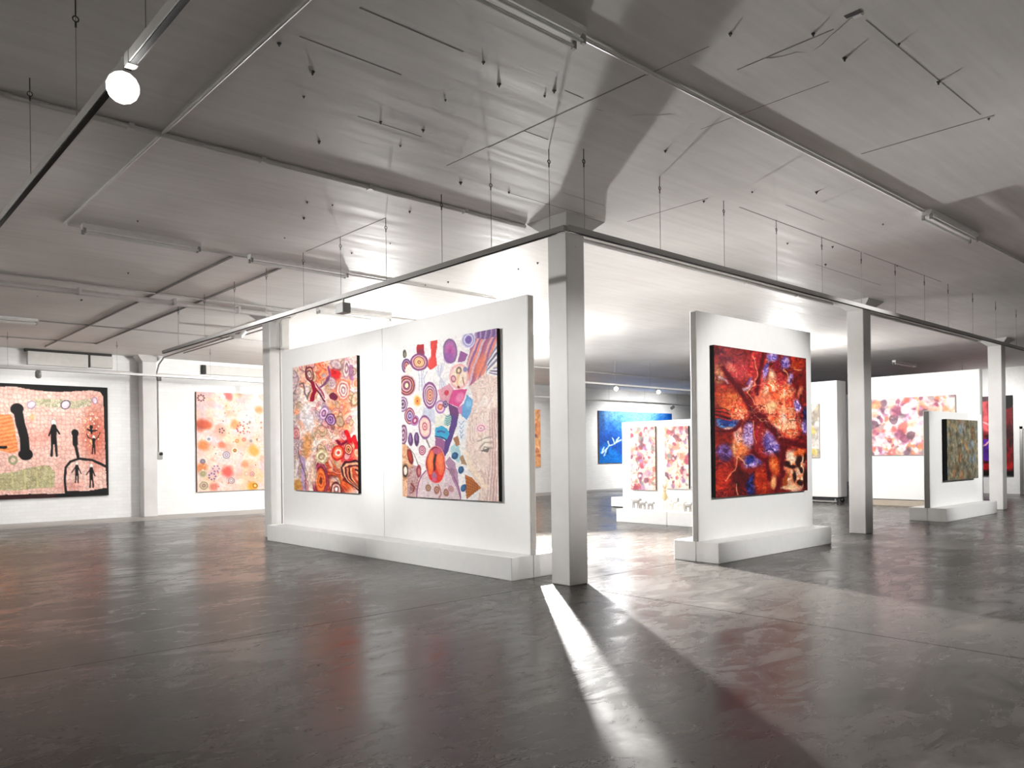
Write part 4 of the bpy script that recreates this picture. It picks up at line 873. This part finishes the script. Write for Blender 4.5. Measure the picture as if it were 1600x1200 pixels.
# glaring lamp on the near track
spotlight('glaring lit lamp on the white track at upper left', (-5.36, -2.12, 3.30), (-6.9, -7.2, 1.0), 260, 80, .8, size=0.06, body='trackwhite')
# the two far glaring lamps
spotlight('left one of two glaring lamps on the far track', (10.46, 8.15, 3.30), (3.0, -0.5, 0.4), P_FAR, 60, .5)
spotlight('right one of two glaring lamps on the far track', (12.43, 8.2, 3.30), (6.0, -3.0, 0.2), P_FAR, 60, .5)
# double wall and red painting
spotlight('spotlight on the near white track aimed at the purple oval painting', (-5.36, 6.05, 3.30), (-0.05, 1.75, 1.75), P_PANEL*1.3, 55, .9)
spotlight('spotlight on the near white track aimed at the swirling painting', (-5.36, 2.3, 3.30), (-0.05, 6.1, 1.75), P_PANEL*1.3, 55, .9)
t = thing('lighting_track', 'suspended track behind the viewer facing the dark red painting', 'lighting track'); rail(t, (-3.5, -5.4), (14, -5.4))
for k in range(8): wire_parts(t, -3.0+k*2.3, -5.4, ZT+0.02, False)
spotlight('spotlight aimed at the dark red painting from the front', (4.1, -5.4, 3.30), (4.1, -0.05, 1.8), P_CEDGE, 50, .55)
spotlight('spotlight aimed at the small grey green painting from the front', (12.4, -5.4, 3.30), (12.4, -0.05, 1.4), P_PANEL*1.0, 46, .6)
spotlight('spotlight on the near white track aimed at the chipped column', (-5.36, 2.15, 3.30), (-0.1, 0.1, 1.7), P_COL, 34, .9)
spotlight('spotlight aimed at the chipped column from the right', (0.6, -5.4, 3.30), (0.1, 0.45, 1.7), P_COL*2.0, 34, .9)
spotlight('added unseen spotlight brightening the far bright column from the front', (10.2, -5.4, 3.30), (15.2, 0.0, 1.7), 1100, 34, .8)  # extra lamp put in to lift the far column
t = thing('lighting_track', 'added track for fill lamps near the left wall, out of the picture', 'lighting track'); rail(t, (-9.6, -3), (-9.6, 10))  # track and its two spots are put in for bounce light at left
for k in range(5): wire_parts(t, -9.6, -2+k*2.6, ZT+0.02, False)
spotlight('added fill spotlight bounced off the left wall, nearer one', (-9.6, 1.5, 3.3), (-12, 1.5, 2.2), 2600, 110, .8)
spotlight('added fill spotlight bounced off the left wall, farther one', (-9.6, 6.5, 3.3), (-12, 6.5, 2.2), 2600, 110, .8)
spotlight('added unseen spotlight brightening the middle column from the front', (0.9, -5.4, 3.30), (BAY, 0.0, 1.7), 1500, 20, .9)  # extra lamp put in to lift both near faces of this column
# back wall
spotlight('small box spotlight under the wall track above the painting of figures', (-2.85, 12.75, 3.28), (-2.3, 15.4, 1.9), P_WALL*.36, 95, .8, lit=False, soft=.05)
spotlight('spotlight on the wall track above the pastel painting', (2.9, 12.75, 3.28), (2.8, 15.4, 1.9), P_WALL*.20, 95, .8, lit=False, soft=.05)
spotlight('left one of two small lamps on the wall track above the blue painting', (19.4, 12.75, 3.26), (19.4, 15.4, 1.9), P_WALL*1.1, 110, .8, lit=False)
spotlight('right one of two small lamps on the wall track above the blue painting', (20.8, 12.75, 3.26), (21.3, 15.4, 1.9), P_WALL*1.1, 110, .8, lit=False)
spotlight('spotlight on the wall track above the orange painting', (13.0, 12.75, 3.28), (13.0, 15.4, 1.9), P_WALL*.36, 100, .8, lit=False)
# low wall, tall wall, far wall
spotlight('spotlight hidden behind the chipped column aimed at the two narrow paintings', (4.7, 4.45, 3.30), (7.5, 4.2, 1.2), P_WALL*.06, 85, .7, lit=False, ztrack=ZC)
spotlight('spotlight behind the dark red wall aimed at the wide pink painting', (11.9, 4.6, 3.30), (15.1, 3.2, 2.0), P_WALL*.20, 95, .7, lit=False, ztrack=ZC)
spotlight('spotlight behind the middle column aimed at the wide pink painting', (11.9, 1.9, 3.35), (15.1, 1.6, 2.0), P_WALL*.18, 95, .7, lit=False, ztrack=ZC)
spotlight('spotlight behind the tall bright wall aimed at the purple painting', (19.6, 2.2, 3.30), (22.8, 2.2, 1.8), P_WALL*.85, 95, .7, lit=False, ztrack=ZC)

# grey spotlight box under the L track
sb = thing('spotlight', 'unlit grey box spotlight hanging under the L-shaped track', 'spotlight', (-1.7, 2.11, 0))
obj('housing', box(B(), -0.055, 0.055, -0.10, 0.08, 3.225, 3.345, 0.006), M['greymetal'], sb)
obj('arm', tube(B(), [(0, -.02, 3.34), (0, -.02, 3.405)], 0.014, 8), M['trackwhite'], sb)
obj('lens', box(B(), 0.055, 0.062, -0.08, 0.06, 3.24, 3.33), M['black'], sb)

# ------------------------------------------------------------------ fluorescent battens, conduits and pipes on the ceiling
def batten(label, x0, x1, y, group=None):
    t_ = thing('fluorescent_batten', label, 'light fitting', ((x0+x1)/2, y, ZC)); L = (x1-x0)/2
    bm = B(); v = [(-.055, 0), (.055, 0), (.055, -.03), (.035, -.06), (-.035, -.06), (-.055, -.03)]
    A_ = [bm.verts.new((-L, a, b_)) for a, b_ in v]; D_ = [bm.verts.new((L, a, b_)) for a, b_ in v]
    for k in range(6): bm.faces.new((A_[k], A_[(k+1) % 6], D_[(k+1) % 6], D_[k]))
    bm.faces.new(A_); bm.faces.new(D_)
    obj('body', bm, M['trackwhite'], t_)
    for s_ in (-1, 1):
        obj('tube', tube(B(), [(-L+.03, s_*.04, -.092), (L-.03, s_*.04, -.092)], 0.014, 10), M['glass_tube'], t_)
        for e_ in (-1, 1): obj('lampholder', box(B(), e_*(L-.02)-.014, e_*(L-.02)+.014, s_*.04-.012, s_*.04+.012, -.108, -.05), M['greymetal'], t_)
    return t_
batten('large white twin fluorescent batten cut by the top edge of the picture', -4.4, -2.9, -2.93)
batten('white twin fluorescent batten on the ceiling at the far right', 2.72, 4.24, -2.93)
batten('fluorescent batten on the ceiling below the glaring lamp at left', -4.2, -2.88, 3.52)
batten('fluorescent batten above the left end of the double display wall', -2.2, -0.75, 3.62)
batten('short bright fluorescent batten seen over the top of the double wall', 0.27, 1.80, 6.4)
batten('distant fluorescent batten on the ceiling at the left edge', -4.7, -3.25, 10.72)
batten('distant dark fluorescent batten above the tall bright wall', 17.6, 19.2, 3.4)

def conduit(label, pts, rad, mat='pipe', clips=(), name='conduit', cat='conduit'):
    t_ = thing(name, label, cat, (0, 0, 0))
    obj('pipe_run', tube(B(), pts, rad, 8), M[mat], t_)
    for p in clips: obj('clip', box(B(), p[0]-.02, p[0]+.02, p[1]-rad*1.5, p[1]+rad*1.5, p[2]-rad*1.15, min(p[2]+rad*1.3, ZC)), M[mat], t_)
    return t_
zc = ZC-0.016
conduit('thin bright conduit running diagonally from the big batten to the far right', [(-2.9, -2.9, zc), (2.72, -2.9, zc)], 0.014)
conduit('thin conduit continuing right of the far right batten', [(4.24, -2.9, zc), (13, -2.9, zc)], 0.014)
conduit('thin conduit with a right angle bend near the glaring lamp', [(-4.36, -4.5, zc), (-4.36, 3.56, zc), (-4.33, 3.6, zc), (-4.2, 3.6, zc)], 0.013)
conduit('conduit on the ceiling passing the capital of the chipped column', [(-9, 0.36, ZC-.022), (-0.32, 0.34, ZC-.022)], 0.022, clips=[(-3.5, .35, ZC-.02), (-2.4, .35, ZC-.02), (-1.2, .35, ZC-.02), (-4.6, .35, ZC-.02)])
conduit('conduit on the ceiling between the chipped column and the middle column', [(0.32, 0.33, ZC-.022), (BAY-.32, 0.33, ZC-.022)], 0.022, clips=[(2.2, .33, ZC-.02), (4.4, .33, ZC-.02), (6, .33, ZC-.02)])
conduit('conduit on the ceiling between the middle column and the far bright column', [(BAY+.32, 0.33, ZC-.022), (2*BAY-.32, 0.33, ZC-.022)], 0.022)
conduit('thin conduit beside the batten over the double wall', [(-2.87, 3.74, zc), (2.2, 3.76, zc)], 0.013)
conduit('thick white pipe crossing the ceiling above the narrow left column', [(-9, 7.0, ZC-.10), (-0.3, 7.06, ZC-.10)], 0.045, clips=[(-3.4, 7.03, ZC-.09), (-2.0, 7.03, ZC-.09), (-.9, 7.05, ZC-.09)], name='pipe', cat='pipe')
conduit('thinner pale conduit beside the thick pipe at left', [(-9, 6.78, zc), (0.2, 6.86, zc)], 0.016)
conduit('thin conduit behind the narrow left column over the wall top', [(1.82, 6.4, zc), (6.5, 6.4, zc)], 0.016)
conduit('cable line, grey darkened for shade, on the ceiling left of the narrow column, left one', [(-2.34, 3.85, ZC-.012), (-2.34, 14.6, ZC-.012)], 0.016, 'pipe_grey', name='cable', cat='cable')
conduit('cable line, grey darkened for shade, on the ceiling left of the narrow column, right one', [(-1.57, 4.0, ZC-.012), (-1.55, 13.38, ZC-.012), (-4.5, 13.45, ZC-.012)], 0.016, 'pipe_grey', name='cable', cat='cable')
conduit('cable line, grey darkened for shade, crossing the ceiling near the back wall', [(-3.2, 10.8, ZC-.012), (3.0, 10.76, ZC-.012)], 0.014, 'pipe_grey', name='cable', cat='cable')
conduit('dark pipe from behind the narrow column to the pier, left one', [(0.2, 8.0, ZC-.05), (0.36, 14.7, ZC-.05), (0.36, 15.1, ZC-.2), (0.36, 15.36, ZC-.5)], 0.02, 'pipe_grey', name='pipe', cat='pipe')
conduit('dark pipe from behind the narrow column to the pier, right one', [(0.42, 8.2, ZC-.05), (0.47, 13.6, ZC-.05)], 0.016, 'pipe_grey', name='pipe', cat='pipe')
te = thing('pipe_bend', 'white curved pipe elbow on the ceiling left of the narrow column', 'pipe')
obj('elbow', tube(B(), [(-.02, 9.55, ZC-.04), (-.02, 9.5, ZC-.13), (0.02, 9.40, ZC-.19), (0.12, 9.36, ZC-.17), (0.22, 9.36, ZC-.05)], 0.05, 10), M['pipe'], te)
conduit('far ceiling conduit seen between the chipped column and the dark red wall', [(8.5, 10.85, ZC-.02), (22.4, 10.85, ZC-.02)], 0.02)
conduit('white pipe along the top of the brick wall', [(-9, 15.34, 3.70), (-.12, 15.34, 3.73)], 0.03, name='pipe', cat='pipe')
conduit('white pipe along the top of the brick wall right of the pier', [(.34, 15.34, 3.73), (8, 15.34, 3.62)], 0.03, name='pipe', cat='pipe')
conduit('second thin pipe just under the wall pipe by the pier', [(.6, 15.37, 3.66), (8, 15.37, 3.66)], 0.015, name='pipe', cat='pipe')

# ducts and boxes on the back wall
d1 = thing('duct_box', 'long white duct box high on the brick wall at left', 'duct', (-2.58, 15.4, 3.80))
obj('casing', box(B(), 0, 1.30, -0.16, 0, -0.02, 0.30, 0.006), M['beige'], d1)
obj('dark_gap', box(B(), -0.05, 1.85, -0.155, 0, 0.302, 0.357), M['gap'], d1)
obj('dark_gap', box(B(), 1.302, 1.352, -0.15, 0, 0.0, 0.30), M['gap'], d1)
d2 = thing('duct_box', 'short white duct box next to the long one on the brick wall', 'duct', (-1.225, 15.4, 3.80)); obj('casing', box(B(), 0, 0.52, -0.14, 0, 0, 0.30, 0.006), M['beige'], d2)
d3 = thing('duct_box', 'white duct box with a dark end on the wall above the pastel painting', 'duct', (1.66, 15.4, 3.80)); obj('casing', box(B(), 0, 2.2, -0.12, 0, 0, 0.24, 0.006), M['beige'], d3); obj('dark_gap', box(B(), -0.09, -0.002, -0.10, 0, 0, 0.25), M['gap'], d3)
sw = thing('wall_switch', 'small grey switch box with conduit on the brick wall beside the pier', 'switch', (0.42, 15.4, 0))
obj('switch_box', box(B(), -0.06, 0.09, -0.06, 0, 1.48, 1.68, 0.006), M['greymetal'], sw); obj('knob', tube(B(), [(0.045, -.05, 1.62), (0.045, -.10, 1.62)], 0.04, 10), M['black'], sw)
obj('conduit', tube(B(), [(0, -.02, 1.66), (0, -.02, 3.62), (0.02, -.03, 3.68), (0.12, -.03, 3.70)], 0.014, 6), M['pipe_grey'], sw); obj('junction', box(B(), -0.02, 0.08, -0.06, 0, 3.56, 3.66, 0.005), M['darksteel'], sw)
cb = thing('junction_box', 'white box mounted high on the narrow left column', 'box', (0.05, 7.45, 0))
obj('casing', box(B(), -0.07, 0.10, -0.20, -0.002, 3.50, 4.04, 0.006), M['beige'], cb)
obj('conduit', tube(B(), [(-0.11, -.245, 0.28), (-0.11, -.245, 3.95), (-.06, -.245, 4.04), (.10, -.245, 4.08)], 0.012, 6), M['pipe_grey'], cb)

# ------------------------------------------------------------------ woven figures on the dais
def critter(label, y, sc, mat, kind=0, x=7.02, rz=0.0):
    t_ = thing('woven_figure', label, 'sculpture', (x, y, 0.28), rz)
    if kind == 0:      # four-legged animal, side on (runs along local y)
        bm = B(); ball(bm, (0, 0, .62*sc), .16*sc, .42*sc, .17*sc, 10); ball(bm, (0, -.50*sc, .80*sc), .11*sc, .17*sc, .12*sc, 8); tube(bm, [(0, -.3*sc, .66*sc), (0, -.46*sc, .80*sc)], .09*sc, 7)
        tube(bm, [(0, .38*sc, .66*sc), (0, .56*sc, .82*sc)], [.05*sc, .02*sc], 6)
        for e_ in (-1, 1): tube(bm, [(e_*.06*sc, -.44*sc, .88*sc), (e_*.08*sc, -.42*sc, 1.0*sc)], [.04*sc, .012*sc], 5)
        obj('body', bm, M[mat], t_, True)
        for yy in (-.26, .26):
            for xx in (-.09, .09): obj('leg', tube(B(), [(xx*sc, yy*sc, .58*sc), (xx*1.3*sc, yy*1.15*sc, 0)], [.07*sc, .045*sc], 6), M[mat], t_)
    else:              # upright figure with a tuft
        bm = B(); tube(bm, [(0, 0, .42*sc), (0, 0, .55*sc), (0, .02*sc, .75*sc), (0, 0, .86*sc)], [.07*sc, .12*sc, .10*sc, .05*sc], 9); ball(bm, (0, 0, .92*sc), .085*sc, .085*sc, .10*sc, 9)
        obj('body', bm, M[mat], t_, True)
        for e_ in (-1, 1):
            obj('leg', tube(B(), [(0, e_*.05*sc, .45*sc), (0, e_*.09*sc, 0)], [.05*sc, .03*sc], 6), M['paleraffia'], t_); obj('arm', tube(B(), [(0, e_*.09*sc, .74*sc), (0, e_*.20*sc, .50*sc)], [.035*sc, .02*sc], 6), M[mat], t_)
        if kind == 2:
            bm = B()
            for k in range(12):
                a = 6.283*k/12; tube(bm, [(0, 0, .97*sc), (.06*sc*math.cos(a), .08*sc*math.sin(a), 1.08*sc), (.10*sc*math.cos(a), .20*sc*math.sin(a), (1.12+.1*(k % 3))*sc)], [.02*sc, .014*sc, .006*sc], 5)
            obj('grass_hair', bm, M['straw'], t_)
    return t_
critter('small dark grey woven animal at the left end of the dais', 4.69, .24, 'greyraffia')
critter('tiny pale woven bird-like animal second from the left on the dais', 4.52, .15, 'paleraffia')
critter('grey woven dog-like animal third from the left on the dais', 4.36, .19, 'greyraffia', x=6.84)
critter('pale grey woven animal in front of the straw-haired figure', 4.16, .18, 'greyraffia', x=6.85)
critter('tall woven figure with a tuft of straw hair between the narrow paintings', 4.04, .43, 'straw', 2, x=7.2)
critter('slim pale upright woven figure right of the straw-haired one', 3.90, .27, 'paleraffia', 1, x=7.22)
critter('tangled pale woven animal in the middle of the dais', 3.76, .22, 'paleraffia')
critter('grey upright woven figure fourth from the right end of the dais', 3.57, .26, 'greyraffia', 1)
critter('pale woven animal third from the right end of the dais', 3.42, .25, 'paleraffia', x=6.9)
dk = thing('woven_figure', 'dark oblong sculpture on pale legs at the right end of the dais', 'sculpture', (7.15, 3.26, 0.28))
obj('body', tube(B(), [(0, 0, .34), (0, 0, .38), (0, .01, .50), (0, .01, .54)], [.02, .045, .045, .015], 9), M['darkraffia'], dk, True)
for e_ in (-1, 1): obj('leg', tube(B(), [(0, e_*.02, .36), (0, e_*.07, 0)], .02, 6), M['paleraffia'], dk)
critter('small grey woven animal at the far right of the dais by the red wall', 3.20, .2, 'greyraffia', x=6.85)
